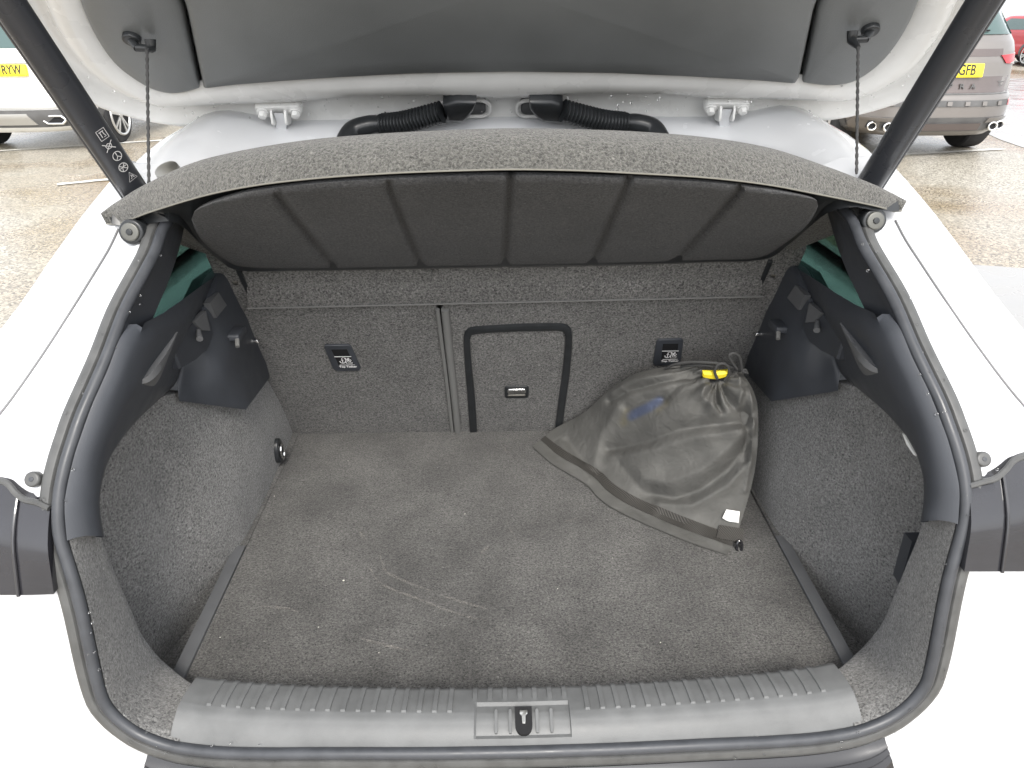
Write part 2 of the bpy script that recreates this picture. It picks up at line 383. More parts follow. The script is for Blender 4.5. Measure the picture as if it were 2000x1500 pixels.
# ---- painted body around the opening
WZ = [.2, .6, .9, 1.0, 1.04, 1.08, 1.14, 1.20, 1.27, 1.33, 1.38, 1.5]
WX = [.78, .80, .81, .80, .775, .725, .665, .625, .59, .56, .54, .5]
def ybody(x, z):
    w_ = np.interp(z, WZ, WX); u = max(0.0, abs(x)-w_)
    return prof(z)+KX*x*x + 9*u*u
def body_half(s):
    up, dn = [], []
    for i in range(36, 150, 1):
        P, b, n = LOOP[i], LB[i], LN[i]
        d = np.array([b[0], b[2]]); d /= np.linalg.norm(d)
        if .95 < P[2] <= 1.10: d = np.array([-1., 0.])
        row = [P+b*(-.004)-n*.004]
        for k in (.006, .014, .03, .05, .08, .11, .14, .17, .20, .23, .27, .32, .38):
            x, z = P[0]+d[0]*k, P[2]+d[1]*k
            z = min(max(.22, z), 1.345); x = max(x, -np.interp(z, [.9, 1.0, 1.05, 1.09], [.93, .87, .76, .72]) if z < 1.09 else -np.interp(z, WZ, WX)-.05)
            y = ybody(x, z)-.002
            y += .010*math.exp(-((k-.02)/.012)**2)          # drain channel next to the seal
            row.append(np.array([x, y, z]))
        last = row[-1]
        rU = row+[last+np.array([0, .02, -.004]), last+np.array([0, .03, -.008])]
        rD = row+[np.array([last[0], max(last[1], 1.2)+.6, last[2]]), np.array([last[0], 3.9, last[2]])]
        fix = lambda r_: [p if s < 0 else mir(p) for p in r_]
        if P[2] > 1.06: up.append(fix(rU))
        else:
            if not dn: up.append(fix(rU))
            dn.append(fix(rD))
    return joinVF(gridVF(up), gridVF(dn))
mk('body_shell', *joinVF(body_half(-1), body_half(1)), 'white_paint', CAR, True, 60)
# roof skin
RX = [0, .30, .40, .46, .50, .54, .575, .60, .63]; RY0 = [1.345, 1.34, 1.315, 1.24, 1.16, 1.10, 1.07, 1.07, 1.09]; RZ0 = [1.362, 1.358, 1.350, 1.340, 1.328, 1.310, 1.285, 1.277, 1.265]
RIS = [.075, .072, .068, .075, .085, .090, .095, .090, .080]
rows = []
for dy in [-.012, 0, .008, .02, .05, .10, .16, .24, .35, .5, .8, 1.2, 1.7, 2.1]:
    r_ = []
    for x in np.linspace(-.63, .63, 85):
        ax_ = abs(x); y0, z0, ri = np.interp(ax_, RX, RY0), np.interp(ax_, RX, RZ0), np.interp(ax_, RX, RIS)
        r_.append(np.array([x, y0+dy, z0+(ri*(1-math.exp(-dy/.13))+.004*min(1, dy/.01) if dy >= 0 else -.035) - .08*max(0, dy-1.1)]))
    rows.append(r_)
mk('roof', *gridVF(rows), 'white_paint', CAR, True, 60)
for s_ in (-1, 1):
    rows = [[np.array([s_*x, y, z]) for x, z in ((.585, 1.060), (.62, 1.062), (.68, 1.052), (.76, 1.030), (.84, 1.0), (.90, .96), (.93, .90))] for y in np.linspace(1.01, 3.9, 12)]
    mk('shoulder', *gridVF(rows), 'white_paint', CAR, True, 60)
# shut line in the gutter
for s in (-1, 1):
    px = [(231, 447), (212, 487), (180, 540), (148, 592), (110, 652), (70, 712), (35, 762), (0, 808), (-60, 880)]
    pth = [onprof(*p, -.0025) for p in px]
    # keep on body surface
    pth = [np.array([p[0], ybody(p[0], p[2])-.003, p[2]]) for p in pth]
    pth = catmull(pth, 50)
    if s > 0: pth = [mir(p) for p in pth]
    tube('shut_line', pth, .0015, 'joint_grey', CAR, 6)
# rubber buttons and tail-lamp recesses
for s, px in ((-1, (67, 936)), (1, (1917, 897))):
    P = onprof(*px, -.004); x, _, z = P; n = np.array([2*KX*x, -1, (prof(z+.01)-prof(z-.01))/.02]); n /= np.linalg.norm(n)
    fr = frame_axes(P, (1, 0, 0), n)
    o = slab('rubber_stop', fr, [(.0098*math.cos(a), .0098*math.sin(a)) for a in np.linspace(0, 2*math.pi, 24, endpoint=False)], -.006, .006, 'rubber_lip', CAR, .003)
    slab('stop_centre', fr, [(.003*math.cos(a), .003*math.sin(a)) for a in np.linspace(0, 2*math.pi, 12, endpoint=False)], .005, .0068, 'rubber_seal', o, .0005)
def lamp(s):
    # s=-1: traced on the left; the right side is its own tracing
    if s < 0:
        top = [(104, 985), (80, 974), (55, 968), (38, 955), (22, 937), (0, 930), (-40, 926), (-90, 925)]
        bot = [(120, 1141), (100, 1142), (70, 1143), (45, 1143), (20, 1143), (0, 1143), (-40, 1143), (-90, 1143)]
    else:
        top = [(1885, 942), (1912, 934), (1935, 928), (1955, 912), (1972, 893), (2000, 882), (2040, 876), (2090, 874)]
        bot = [(1868, 1098), (1885, 1098), (1912, 1098), (1940, 1098), (1970, 1098), (2000, 1098), (2040, 1098), (2090, 1098)]
    rows = []
    for a, b in zip(top, bot):
        T, Bt = onprof(*a, -.001), onprof(*b, -.001); r_ = []
        for t in np.linspace(0, 1, 9):
            p = T+(Bt-T)*t; y = min(ybody(p[0], p[2]), prof(p[2])+KX*p[0]**2+.02)-.018+.010*max(0, 1-t/.45)**1.2
            r_.append(np.array([p[0], y, p[2]]))
        rows.append(r_)
    rows2 = catmull_rows(rows, 40)
    back = [[p+np.array([0, .025, 0]) for p in r_] for r_ in (rows2[0], rows2[-1])]
    rows2 = [[r_[0]+np.array([0, .025, 0])]+r_+[r_[-1]+np.array([0, .025, 0])] for r_ in rows2]; back = [[b_[0]]+b_+[b_[-1]] for b_ in back]
    V, Fc = gridVF([back[0]]+rows2+[back[1]])
    o = mk('lamp_housing', V, Fc, 'lamp_plastic', CAR, True, 50)
    # vertical moulded rib and top shoulder
    i = 12
    rib = [p+np.array([0, -.002, 0]) for p in catmull_rows(rows, 40)[i]]
    tube('lamp_rib', resample(rib, 24), .0022, 'lamp_plastic', o, 8)
    edge = [r_[1]+np.array([0, -.001, 0]) for r_ in rows2]
    tube('lamp_rim', edge, .004, 'rubber_lip', o, 8)
def catmull_rows(rows, n):
    cols = list(zip(*rows)); out = [catmull(list(c), n) for c in cols]
    return [list(r_) for r_ in zip(*out)]
lamp(-1); lamp(1)
# black ribbed bumper top below the sill
rows = []
cap_idx = [i for i in range(nL) if abs(LOOP[i][0]) < .50 and LOOP[i][2] < .74]
for i in cap_idx:
    e = min(1.0, (.52-abs(LOOP[i][0]))/.05); r_ = []
    for b, n in ((.001, -.012), (.002, .001), (.010, .006), (.014, .012), (.018, .011), (.022, .018), (.026, .017), (.031, .025), (.036, .026), (.05, .034), (.09, .04), (.14, .03)):
        r_.append(LOOP[i]+np.array([LB[i][0]*.5, LB[i][1], LB[i][2]])*b+LN[i]*(n*e+.002))
    rows.append(r_)
mk('bumper_cap', *gridVF(rows), 'gloss_black', CAR, True, 25)

# ---- inside: ring of trim, carpet and sill plate
def SP(py, off=.0, side=-1):        # point on the inner edge of the seal near a given picture row (left side)
    best = min(range(30, 149), key=lambda i: abs(proj(LOOP[i])[1]-py)); return best
def inner(i, b=-.0345, n=0.0): return LOOP[i]+b*LB[i]+n*LN[i]
def both(name, builder, mat, parent=CAR, sharp=40):
    """build left from traced points, mirror to the right; two separate parts"""
    V, Fc = builder(); res = []
    for s in (-1, 1):
        Vs = [np.array(v) if s < 0 else mir(np.array(v)) for v in V]
        par = parent if not isinstance(parent, (list, tuple)) else parent[0 if s < 0 else 1]
        res.append(mk(name, Vs, Fc, mat, par, True, sharp))
    return res
ring_idx = {py: SP(py) for py in range(430, 1500, 5)}
# upper pillar trim
def f():
    rows = []
    for py, q in ((405, (372, 400)), (440, (361, 440)), (470, (354, 470)), (500, (346, 500)), (530, (336, 530)), (560, (325, 560)), (590, (312, 590)), (619, (300, 619)), (655, (284, 656))):
        i = SP(py); a = inner(i, -.030, -.004); a2 = inner(i, -.036, .004); e = onx(*q, -.498-.012*(py-440)/180); e2 = e+np.array([-.03, .03, 0])
        m1 = a2*.65+e*.35+LN[i]*.006; m2 = a2*.3+e*.7+LN[i]*.007
        rows.append([a, a2, m1, m2, e, e2])
    return gridVF(catmull_rows(rows, 30))
PIL = both('pillar_trim', f, 'trim_plastic', CAR, 50)
# lower side trim
ridge_far = [(622, (425, 536), -.528), (660, (392, 610), -.533), (705, (362, 690), -.548), (745, (345, 745), -.558), (790, (305, 785), -.566), (840, (250, 838), -.570), (895, (206, 895), -.560), (950, (188, 950), -.553), (1000, (187, 1000), -.549), (1052, (198, 1050), -.541)]
SIDE_ROWS = []
for py, q, xx in ridge_far:
    i = SP(py); a = inner(i, -.030, -.004); g_ = -.009 if py == 622 else 0; a2 = inner(i, -.036, .005+g_); a3 = inner(i, -.043, .004+g_)+np.array([0, .004, 0]); a4 = inner(i, -.050, -.010)
    e = onx(*q, xx); r_ = [a, a2, a3, a4]
    for t in (.2, .4, .6, .8, 1.0): r_.append(a4*(1-t)+e*t+np.array([1, 0, 0])*.012*math.sin(math.pi*t))
    if py == 622:
        for k, q_ in enumerate(((283, 630), (318, 612), (353, 588), (389, 561), (425, 536))):
            t = (k+1)/5; r_[4+k] = onx(*q_, a4[0]*(1-t)+e[0]*t)
    r_.append(e+np.array([-.03, .01, -.004])); SIDE_ROWS.append(r_)
SIDE = both('side_trim', lambda: gridVF(catmull_rows(SIDE_ROWS, 60)), 'trim_plastic', CAR, 50)
# wheel-arch plastic cover (two facets with a ridge)
def f():
    p = dict(a=(345, 745, -.556), b=(350, 783, -.552), c=(395, 789, -.534), d=(480, 800, -.494), e=(527, 737, -.509), f=(503, 645, -.512), g=(489, 590, -.510), h=(458, 512, -.510), i=(428, 534, -.518), j=(385, 625, -.527), k=(436, 705, -.500), l=(404, 640, -.520), m=(362, 690, -.546))
    n = list(p); V = [onx(*p[q]) for q in n]; ix = {q: k for k, q in enumerate(n)}
    for q, nm in zip('hijma', 'HIJMA'): ix[nm] = len(V); V.append(V[ix[q]]+np.array([-.05, .0, -.012]))
    Fc = [[ix[c] for c in s] for s in ('abm', 'bcm', 'cdk', 'ckm', 'mkl', 'mlj', 'dek', 'efk', 'fgk', 'gkl', 'ghl', 'hil', 'ijl', 'hiIH', 'ijJI', 'jmMJ', 'maAM')]
    me = bpy.data.meshes.new('t'); me.from_pydata([tuple(v) for v in V], [], Fc)
    bm = bmesh.new(); bm.from_mesh(me); bmesh.ops.recalc_face_normals(bm, faces=bm.faces)
    bmesh.ops.subdivide_edges(bm, edges=bm.edges[:], cuts=3, use_grid_fill=True)
    for _ in range(2): bmesh.ops.smooth_vert(bm, verts=[v for v in bm.verts if not v.is_boundary], factor=.5, use_axis_x=True, use_axis_y=True, use_axis_z=True)
    V = [np.array(v.co) for v in bm.verts]; bm.verts.index_update(); Fc = [[v.index for v in q.verts] for q in bm.faces]; bm.free(); bpy.data.meshes.remove(me)
    return V, Fc
ARCH = both('arch_cover', f, 'trim_plastic', CAR, 60)
# grab ledge on the side trim
_sg = [p for r_ in catmull_rows([catmull(q_, 40) for q_ in SIDE_ROWS], 90) for p in r_]; _sgp = np.array([proj(p) for p in _sg]); _sg = np.array(_sg)
def side_at(x, y, lift):
    k = int(np.argmin((_sgp[:, 0]-x)**2+(_sgp[:, 1]-y)**2)); r0 = ray(x, y); return CAM+r0/np.linalg.norm(r0)*(np.linalg.norm(_sg[k]-CAM)-lift)
def f():
    up = [(261, 748), (280, 722), (300, 698), (322, 674), (347, 648)]; lo = [(261, 748), (283, 738), (305, 717), (326, 688), (347, 648)]
    rows = []; x0_, x1_ = -.523, -.502
    for k, (u_, l_) in enumerate(zip(up, lo)):
        amp = math.sin(math.pi*k/4); xx = -.545+.012*k/4
        xx = x0_+(x1_-x0_)*k/4+.004; a = onx(*u_, xx); b = onx(*l_, xx+.014*amp); c = b+np.array([0, 0, -.010*amp-.001]); d = a+np.array([-.006, 0, -.040*amp-.002])
        rows.append([a+np.array([-.01, 0, 0]), a, b, c, d])
    return gridVF(catmull_rows(rows, 26))
both('grab_ledge', f, 'trim_plastic_light', SIDE, 35)  # paler plastic puts the light on the upward face into the colour
# storage lid with bag hook, support bracket, cover cap
LID = []
for s in (-1, 1):
    def q(px, py, xx): 
        p = onx(px, py, xx); return p if s < 0 else mir(p)
    par = SIDE[0 if s < 0 else 1]
    pl = [(336, 683), (349, 721), (378, 704), (402, 683), (413, 655), (411, 635), (400, 606), (372, 630)]
    P3 = [q(x, y, -0.519) for x, y in pl]; c = sum(P3)/len(P3); inn = [c+(p-c)*.96+np.array([-s*.003, 0, 0]) for p in P3]
    n = len(P3); V = [p-np.array([-s*.02, 0, 0]) for p in P3]+P3+inn; Fc = [(i, (i+1) % n, n+(i+1) % n, n+i) for i in range(n)]+[(n+i, n+(i+1) % n, 2*n+(i+1) % n, 2*n+i) for i in range(n)]+[tuple(range(2*n, 3*n))]
    lid = mk('pocket_lid', V, Fc, 'trim_plastic', CAR, True, 30)
    P3 = [q(x, y, -0.512) for x, y in ((379, 628), (402, 607), (411, 646), (394, 645))]
    mk('hook_plate', P3+[p+np.array([s*.008, 0, 0]) for p in P3], [(0, 1, 2, 3), (0, 1, 5, 4), (1, 2, 6, 5), (2, 3, 7, 6), (3, 0, 4, 7)], 'trim_plastic_light', lid, False)
    a = q(388, 645, -0.513); b = q(390, 662, -0.505)
    mk('bag_hook', *tubeVF([a, (a+b)/2, b], [.0035, .0045, .0055], 10), 'trim_plastic_light', lid)
    P3 = [q(x, y, -0.513) for x, y in ((410, 592), (427, 571), (443, 596), (423, 621))]
    mk('cover_cap', P3+[p+np.array([s*.012, 0, 0]) for p in P3], [(0, 1, 2, 3), (0, 1, 5, 4), (1, 2, 6, 5), (2, 3, 7, 6), (3, 0, 4, 7)], 'trim_plastic_light', lid, False)
    # support bracket near the seat
    a = q(455, 652, -.506); fr = frame_axes(a, (0, 1, 0), (-s, 0, 0))
    br = slab('support_bracket', fr, rrect(.045, .014, .005), -.004, .018, 'trim_plastic', CAR, .003)
    p0 = q(463, 663, -.492); p1 = q(464, 677, -.489); mk('bracket_peg', *tubeVF([p0, p1], .004, 8), 'piping', br)
    # seat catch glint
    a = q(503, 666, -.504); fr = frame_axes(a, (0, 1, 0), (-s*.6, -.8, .2))
    mk('seat_catch', *slabVF(fr, rrect(.012, .012, .003), -.004, .003, .001), 'chrome', CAR)
# quarter windows
def f():
    P = [onx(*p, -.546) for p in ((278, 648), (478, 502), (470, 405), (372, 408))]
    return P+[p+np.array([-.004, 0, 0]) for p in P], [(0, 1, 2, 3), (4, 5, 6, 7), (0, 1, 5, 4), (1, 2, 6, 5), (2, 3, 7, 6), (3, 0, 4, 7)]
both('quarter_window', f, 'glass_tint', CAR)
# ---- wheel-arch carpet
SEC = [(.74, -.600, -.615, -.588, .575, 1.01), (.79, -.610, -.622, -.602, .575, 1.015), (.85, -.606, -.618, -.606, .575, 1.015), (.92, -.590, -.602, -.600, .575, 1.012), (.98, -.560, -.578, -.590, .59, 1.007),
       (1.04, -.528, -.550, -.575, .62, .995), (1.10, -.515, -.534, -.560, .64, .975), (1.17, -.513, -.520, -.538, .64, .935), (1.24, -.513, -.511, -.514, .64, .888), (1.34, -.516, -.511, -.516, .64, .862), (1.43, -.519, -.516, -.526, .64, .84), (1.52, -.520, -.520, -.524, .64, .82)]
def f():
    rows = []
    for y, xb, xm, xt, z0, z1 in SEC:
        r_ = []
        for t in np.linspace(0, 1, 14):
            x = xb*(1-t)*(1-2*t)+xm*4*t*(1-t)+xt*t*(2*t-1)
            x += .012*math.exp(-((y-.92)/.03)**2)*math.sin(math.pi*t)
            r_.append(np.array([x, y, z0+(z1-z0)*t]))
        r_.append(r_[-1]+np.array([-.05, 0, .004])); rows.append(r_)
    rows = catmull_rows(rows, 70)
    floor = [[r_[0]+np.array([.0, 0, 0]), np.array([-.49, r_[0][1], r_[0][2]-.004])] for r_ in rows]
    return joinVF(gridVF(rows), gridVF(floor))
LINER = both('arch_carpet', f, 'carpet_side', CAR, 60)
# carpeted return below the plastic trim
stn = [(1025, (190, 1022)), (1052, (198, 1050)), (1090, (207, 1078)), (1135, (226, 1122)), (1180, (243, 1162)), (1225, (258, 1196)), (1270, (275, 1236)), (1315, (297, 1268)), (1355, (322, 1296)), (1390, (345, 1316)), (1418, (362, 1330)), (1447, (377, 1341)), (1470, (392, 1350))]
def seal_at_px(px, py):
    return min(range(40, 149), key=lambda i: (proj(inner(i))[0]-px)**2+(proj(inner(i))[1]-py)**2)
rin = [(147, 1032), (150, 1062), (160, 1100), (171, 1145), (181, 1190), (190, 1235), (198, 1275), (208, 1320), (222, 1358), (243, 1392), (275, 1418), (312, 1437), (345, 1448)]
def f():
    rows = []
    for (py, q), s_ in zip(stn, rin):
        i = seal_at_px(*s_); a = inner(i, -.028, -.008); a2 = inner(i, -.036, .002)
        e = ony(*q, .765) if q[1] < 1300 else None
        if e is None: e = ony(*q, .765-.055*(q[1]-1300)/50)
        r_ = [a, a2]
        for t in (.15, .35, .55, .75, .9, 1.0): r_.append(a2*(1-t)+e*t+LN[i]*.016*math.sin(math.pi*t)*(.6+.4*t)+np.array([.004, 0, .004])*math.sin(math.pi*t))
        r_.append(e+np.array([-.012, .012, -.004])); r_.append(e+np.array([-.06, .02, -.06])); rows.append(r_)
    return gridVF(catmull_rows(rows, 60))
both('opening_carpet', f, 'carpet_side', CAR, 60)
# sill plate with moulded grooves
XS = .462
_si = [i for i in range(nL) if LOOP[i][2] < .80 and abs(LOOP[i][0]) < .56]
_sp = sorted([tuple(inner(i, -.0335, 0.0)) for i in _si]); _sx = [p[0] for p in _sp]
def sill_pt(x, t):
    # section from the seal over the crest to the inner drop; t in 0..1
    S = [(0, -.002, -.004), (.10, .004, .006), (.25, .012, .014), (.40, .024, .020), (.47, .033, .0215), (.60, .046, .0205), (.75, .060, .0185), (.88, .073, .016), (.93, .078, .0125), (.96, .081, .002), (1, .084, -.07)]
    tt = [q[0] for q in S]
    yc = np.interp(x, _sx, [p[1] for p in _sp]); zc = np.interp(x, _sx, [p[2] for p in _sp])
    k = np.interp(abs(x), [0, .36, .47], [1, .95, .8])
    y = yc+np.interp(t, tt, [q[1] for q in S])+.006*(abs(x)/.46)**2.5*t
    z0 = np.interp(0, _sx, [p[2] for p in _sp]); zc = zc+(z0-zc)*min(1, t*1.6)*.75
    z = zc+np.interp(t, tt, [q[2] for q in S])
    return y, z
gx = [k*.0206+.0103 for k in range(-22, 22)]
xs = sorted(set([round(v, 5) for v in np.linspace(-XS, XS, 60)] + [round(g+d, 5) for g in gx+[k*.0206+.002 for k in range(-3, 4)] for d in (-.0048, -.0036, -.0030, 0, .0030, .0036, .0048)]))
ts = [0, .04, .08, .12, .18, .25, .32, .36, .40, .43, .46, .475, .49, .505, .53, .58, .64, .70, .76, .82, .86, .88, .905, .93, .945, .96, .98, 1]
rows = []
for x in xs:
    r_ = []
    for t in ts:
        y, z = sill_pt(x, t); g = min(gx, key=lambda q: abs(q-x))
        centre = abs(x-.002) < .079
        if not centre and abs(g) < .435:
            if .485 < t < .935 and abs(x-g) < .0034: z += .0024
        elif centre and .72 < t < .935:
            gc = min([k*.0206+.002 for k in range(-3, 4)], key=lambda q: abs(q-x))
            if abs(x-gc) < .0034: z += .0022
        # recessed lock panel
        if abs(x-.004) < .0635 and .13 < t < .60: z -= .0035; y += .0015
        slant = .010*(t)*np.sign(x)*0
        r_.append(np.array([x*(.985-.02*t), y, z]))
    rows.append(r_)
SILL = mk('sill_plate', *gridVF(rows), 'sill_plastic', CAR, True, 35)
def sillfr(x, t):
    y0, z0 = sill_pt(x, t-.05); y1, z1 = sill_pt(x, t+.05)
    y, z = sill_pt(x, t); d = np.array([0, y1-y0, z1-z0]); d /= np.linalg.norm(d)
    n = np.cross((1, 0, 0), d); return frame_axes((x, y, z), (1, 0, 0), n)
fr = sillfr(.006, .40)
u_shape = [(-.011, .016), (-.011, -.006)]+[(.011*math.cos(a), -.008+.011*math.sin(a)) for a in np.linspace(math.pi, 2*math.pi, 14)]+[(.011, -.006), (.011, .016)]
sl = slab('lock_slot', fr, u_shape, -.01, -.0012, 'deep_black', SILL)
mk('lock_striker', *joinVF(slabVF(fr, [(-.005, .011), (.005, .011), (.005, .006), (.0025, .004), (.002, -.006), (-.002, -.006), (-.0025, .004), (-.005, .006)], -.004, .0008, .0004)), 'metal', sl)
for gx_ in (-.036, -.0175, .0175, .036):
    mk('panel_rib', *slabVF(sillfr(.006+gx_, .38), rrect(.0042, .030, .002), -.006, -.0012, .0006), 'sill_plastic', SILL)

# ---- rails beside the boot floor
for s in (-1, 1):
    p = np.array([s*.520, .745, 0]); 
    V, Fc = boxVF((s*.517-.0105, .745, .60), (s*.517+.0105, 1.08, .6545), .002)
    mk('floor_rail', V, Fc, 'trim_plastic_light', CAR)
    V, Fc = boxVF((s*.517-.008, 1.08, .60), (s*.517+.012, 1.50, .653), .003)
    mk('floor_rail_cover', V, Fc, 'carpet_floor', CAR)

# ---- seat backs
SY, SZ = 1.492, .65; SA = R(26)
SU = np.array([0, -math.sin(SA), math.cos(SA)]); SNn = np.array([0, -math.cos(SA), -math.sin(SA)])
S0 = np.array([0, SY, SZ])
def onseat(px, py, off=0.0): return onpl(px, py, S0, SNn, off)
SFR = (S0, np.array([1., 0, 0]), SU, SNn)           # x right, y up the backrest, z towards the boot
def s2(px, py): p = onseat(px, py)-S0; return np.array([p[0], np.dot(p, SU)])
a, b = s2(853, 600), s2(884, 843)
spl = lambda yy: b[0]+(a[0]-b[0])*(yy-b[1])/(a[1]-b[1])
def seat(name, poly): return slab(name, SFR, poly, -.09, 0, 'carpet_seat', CAR, .006, 50)
xl = spl(0)
SEATL = seat('seat_back', [(-.535, -.06), (spl(-.06)-.001, -.06), (spl(.58)-.001, .58), (-.535, .58)])
SEATL['label'] = 'narrow left seat back in dark grey carpet'
# right seat back has an opening for the load-through hatch
hx0, hx1, hy1 = s2(925, 843)[0], s2(1098, 838)[0], s2(1010, 634)[1]
g2 = .011
right = slab('seat_back', SFR, [(spl(-.06)+g2, -.06), (.535, -.06), (.535, .58), (spl(.58)+g2, .58)], -.09, 0, 'carpet_seat', CAR, .006, 50)
right['label'] = 'wide right seat back with a load-through hatch'
def seat_path(pp, off): return catmull([onseat(x, y, off) for x, y in pp], 40)
tube('seat_piping', seat_path([(854.6, 604), (855, 610), (864, 680), (874, 760), (884, 850)], .003), .0042, 'piping', SEATL, 8)
tube('seat_piping', seat_path([(869.5, 604), (870, 610), (877, 680), (886, 760), (895, 850)], .001), .0085, 'piping', right, 10)
# load-through hatch: frame, door, latch
fo = [s2(*p) for p in ((918, 860), (913, 780), (908, 720), (905, 665), (909, 645), (922, 638), (960, 635), (1010, 632), (1060, 631), (1098, 631), (1112, 637), (1118, 655), (1114, 720), (1106, 780), (1096, 855))]
fi = [s2(*p) for p in ((934, 860), (929, 780), (923, 720), (919, 668), (920, 655), (928, 651), (960, 648), (1010, 646), (1060, 645), (1093, 644), (1100, 648), (1103, 660), (1098, 720), (1090, 780), (1081, 855))]
fo, fi = catmull(fo, 70), catmull(fi, 70)
rows = [[loc(SFR, *o_, 0), loc(SFR, *(o_*.92+i_*.08), .0045), loc(SFR, *(o_*.75+i_*.25), .006), loc(SFR, *(o_*.3+i_*.7), .0055), loc(SFR, *(o_*.08+i_*.92), .004), loc(SFR, *i_, -.004)] for o_, i_ in zip(fo, fi)]
HFR = mk('hatch_frame', *gridVF(rows), 'black_plastic', right, True, 45)
door = [s2(*p) for p in ((937, 858), (925, 670), (929, 655), (1092, 650), (1096, 664), (1079, 853))]
slab('hatch_door', SFR, door, -.02, .0025, 'carpet_seat', right, .002)
c = s2(1009, 763); LFR = (loc(SFR, *c, 0), SFR[1], SFR[2], SFR[3])
lt = slab('hatch_latch', LFR, rrect(.054, .044, .006), .001, .0055, 'black_plastic', right, .0015)
# latch handle bar
V, Fc = slabVF(LFR, [(x, y+.007) for x, y in rrect(.042, .016, .004)], .004, .0085, .002); mk('seat_latch_bar', V, Fc, 'chrome', right)
V, Fc = slabVF(LFR, [(x, y-.010) for x, y in rrect(.040, .005, .001)], .004, .007, .001); mk('seat_latch_bar', V, Fc, 'dull_metal', right)
# top tether covers
def tether(px, py, par):
    c = s2(px, py); T = (loc(SFR, *c, 0), SFR[1], SFR[2], SFR[3])
    pl = [(-.026, .037), (.021, .037), (.025, .033), (.033, -.030), (.028, -.038), (-.019, -.038), (-.025, -.030), (-.029, .031)]
    pl = [(x*1.02, y*1.15) for x, y in pl]; o = slab('tether_cover', T, pl, 0, .0045, 'trim_plastic', par, .002)
    P = joinVF
    slabV = slabVF(T, [(-.016, .030), (.016, .030), (.023, -.026), (-.010, -.026)], .001, .0049)
    mk('tether_recess', *slabV, 'deep_black', o, False)
    z = .0056; st = lambda pts, wd=.0013, cl=False: strokeVF(T, [np.array(p) for p in pts], wd, z, cl)
    k = .0012
    parts = [st([(-.014, .0075), (.021, .0075)], .0024), st([(-.008, -.0205), (.024, -.0205)], .0018),
             st([(.000, .002), (.0005, -.013)], .0018), st([(-.0055, -.0075), (-.004, -.0125), (.0005, -.0150), (.005, -.0125), (.0065, -.0075)], .0022),
             st([(-.0025, -.004), (.0035, -.004)], .0014), st([(.0005, .002), (.003, .0045), (.006, .003), (.0072, -.001)], .0012),
             st([(.0072, .004), (.0078, -.016), (.019, -.016), (.0205, -.012), (.0115, -.0115), (.0085, .002)], .0015),
             st([(.012, .001), (.013, -.006), (.0175, -.009)], .0030), st([(.0125, -.001), (.0175, -.003), (.019, -.0065)], .0016), st([(.013, .003), (.0155, .0005)], .0022)]
    tf = (loc(T, .0085, -.0265, .0056), T[1], T[2], T[3])
    parts.append(textVF('Top Tether', .0078, tf, 1.0, depth=.0001, off=.0003))
    mk('tether_print', *joinVF(*parts), 'print_white', o, False)
tether(668, 697, SEATL); tether(1304, 686, right)
# tie-down ring on the left and right liner
for s in (-1,):
    c0 = onx(545, 880, -.507); fr = frame_axes(c0, (0, 1, 0), (1, 0, 0))
    tr = slab('tie_down_plate', fr, [(.020*math.cos(a), .030*math.sin(a)) for a in np.linspace(0, 2*math.pi, 24, endpoint=False)], -.02, .004, 'black_plastic', CAR, .003)
    ring = [loc(fr, .011*math.cos(a), .018*math.sin(a)-.002, .007) for a in np.linspace(0, 2*math.pi, 24, endpoint=False)]
    mk('tie_down_ring', *tubeVF(ring, .0028, 8, True), 'chrome', tr)
# strap on the right pocket wall and paper tag at the right trim edge
P3 = [onx(x, y, .565) for x, y in ((1766, 1040), (1781, 1058), (1757, 1143), (1744, 1122))]
mk('strap', P3+[p+np.array([.03, 0, 0]) for p in P3], [(0, 1, 2, 3), (0, 1, 5, 4), (1, 2, 6, 5), (2, 3, 7, 6), (3, 0, 4, 7)], 'trim_plastic', CAR, False)
P3 = [onx(x, y, .556) for x, y in ((1762, 846), (1768, 852), (1790, 892), (1783, 887), (1770, 868))]
mk('paper_tag', P3+[p+np.array([.002, .001, 0]) for p in P3], [(0, 1, 2, 3, 4), (9, 8, 7, 6, 5)], 'care_label', CAR, False)

# ---- tailgate (open, seen from below)
TG0 = np.array([0, 1.385, 1.372]); TGu = np.array([0, -math.cos(R(40)), math.sin(R(40))]); TGn = np.array([0, -math.sin(R(40)), -math.cos(R(40))])
def ontg(px, py, off=0.0): return onpl(px, py, TG0, TGn, off)
TFR = (TG0, np.array([1., 0, 0]), TGu, TGn)
def t2(px, py): p = ontg(px, py)-TG0; return np.array([p[0], np.dot(p, TGu)])
outer_px = [(1000, 249), (800, 250), (600, 250), (500, 248), (420, 247), (352, 245), (290, 235), (235, 221), (182, 203), (130, 172), (85, 130), (45, 75), (10, 10), (-20, -70)]
inner_px = [(1000, 127), (800, 130), (650, 137), (560, 143), (470, 150), (400, 158), (335, 169), (295, 158), (255, 133), (220, 102), (192, 62), (172, 22), (152, -40), (135, -110)]
OUT = [t2(*p) for p in outer_px]; INN = [t2(*p) for p in inner_px]
OUT += [np.array([OUT[-1][0]-.005, .55]), np.array([OUT[-1][0]+.02, .85]), np.array([-.56, 1.02]), np.array([-.3, 1.09]), np.array([0, 1.1])]
INN += [np.array([INN[-1][0]-.01, .55]), np.array([INN[-1][0], .82]), np.array([-.48, .94]), np.array([-.28, 1.0]), np.array([0, 1.01])]
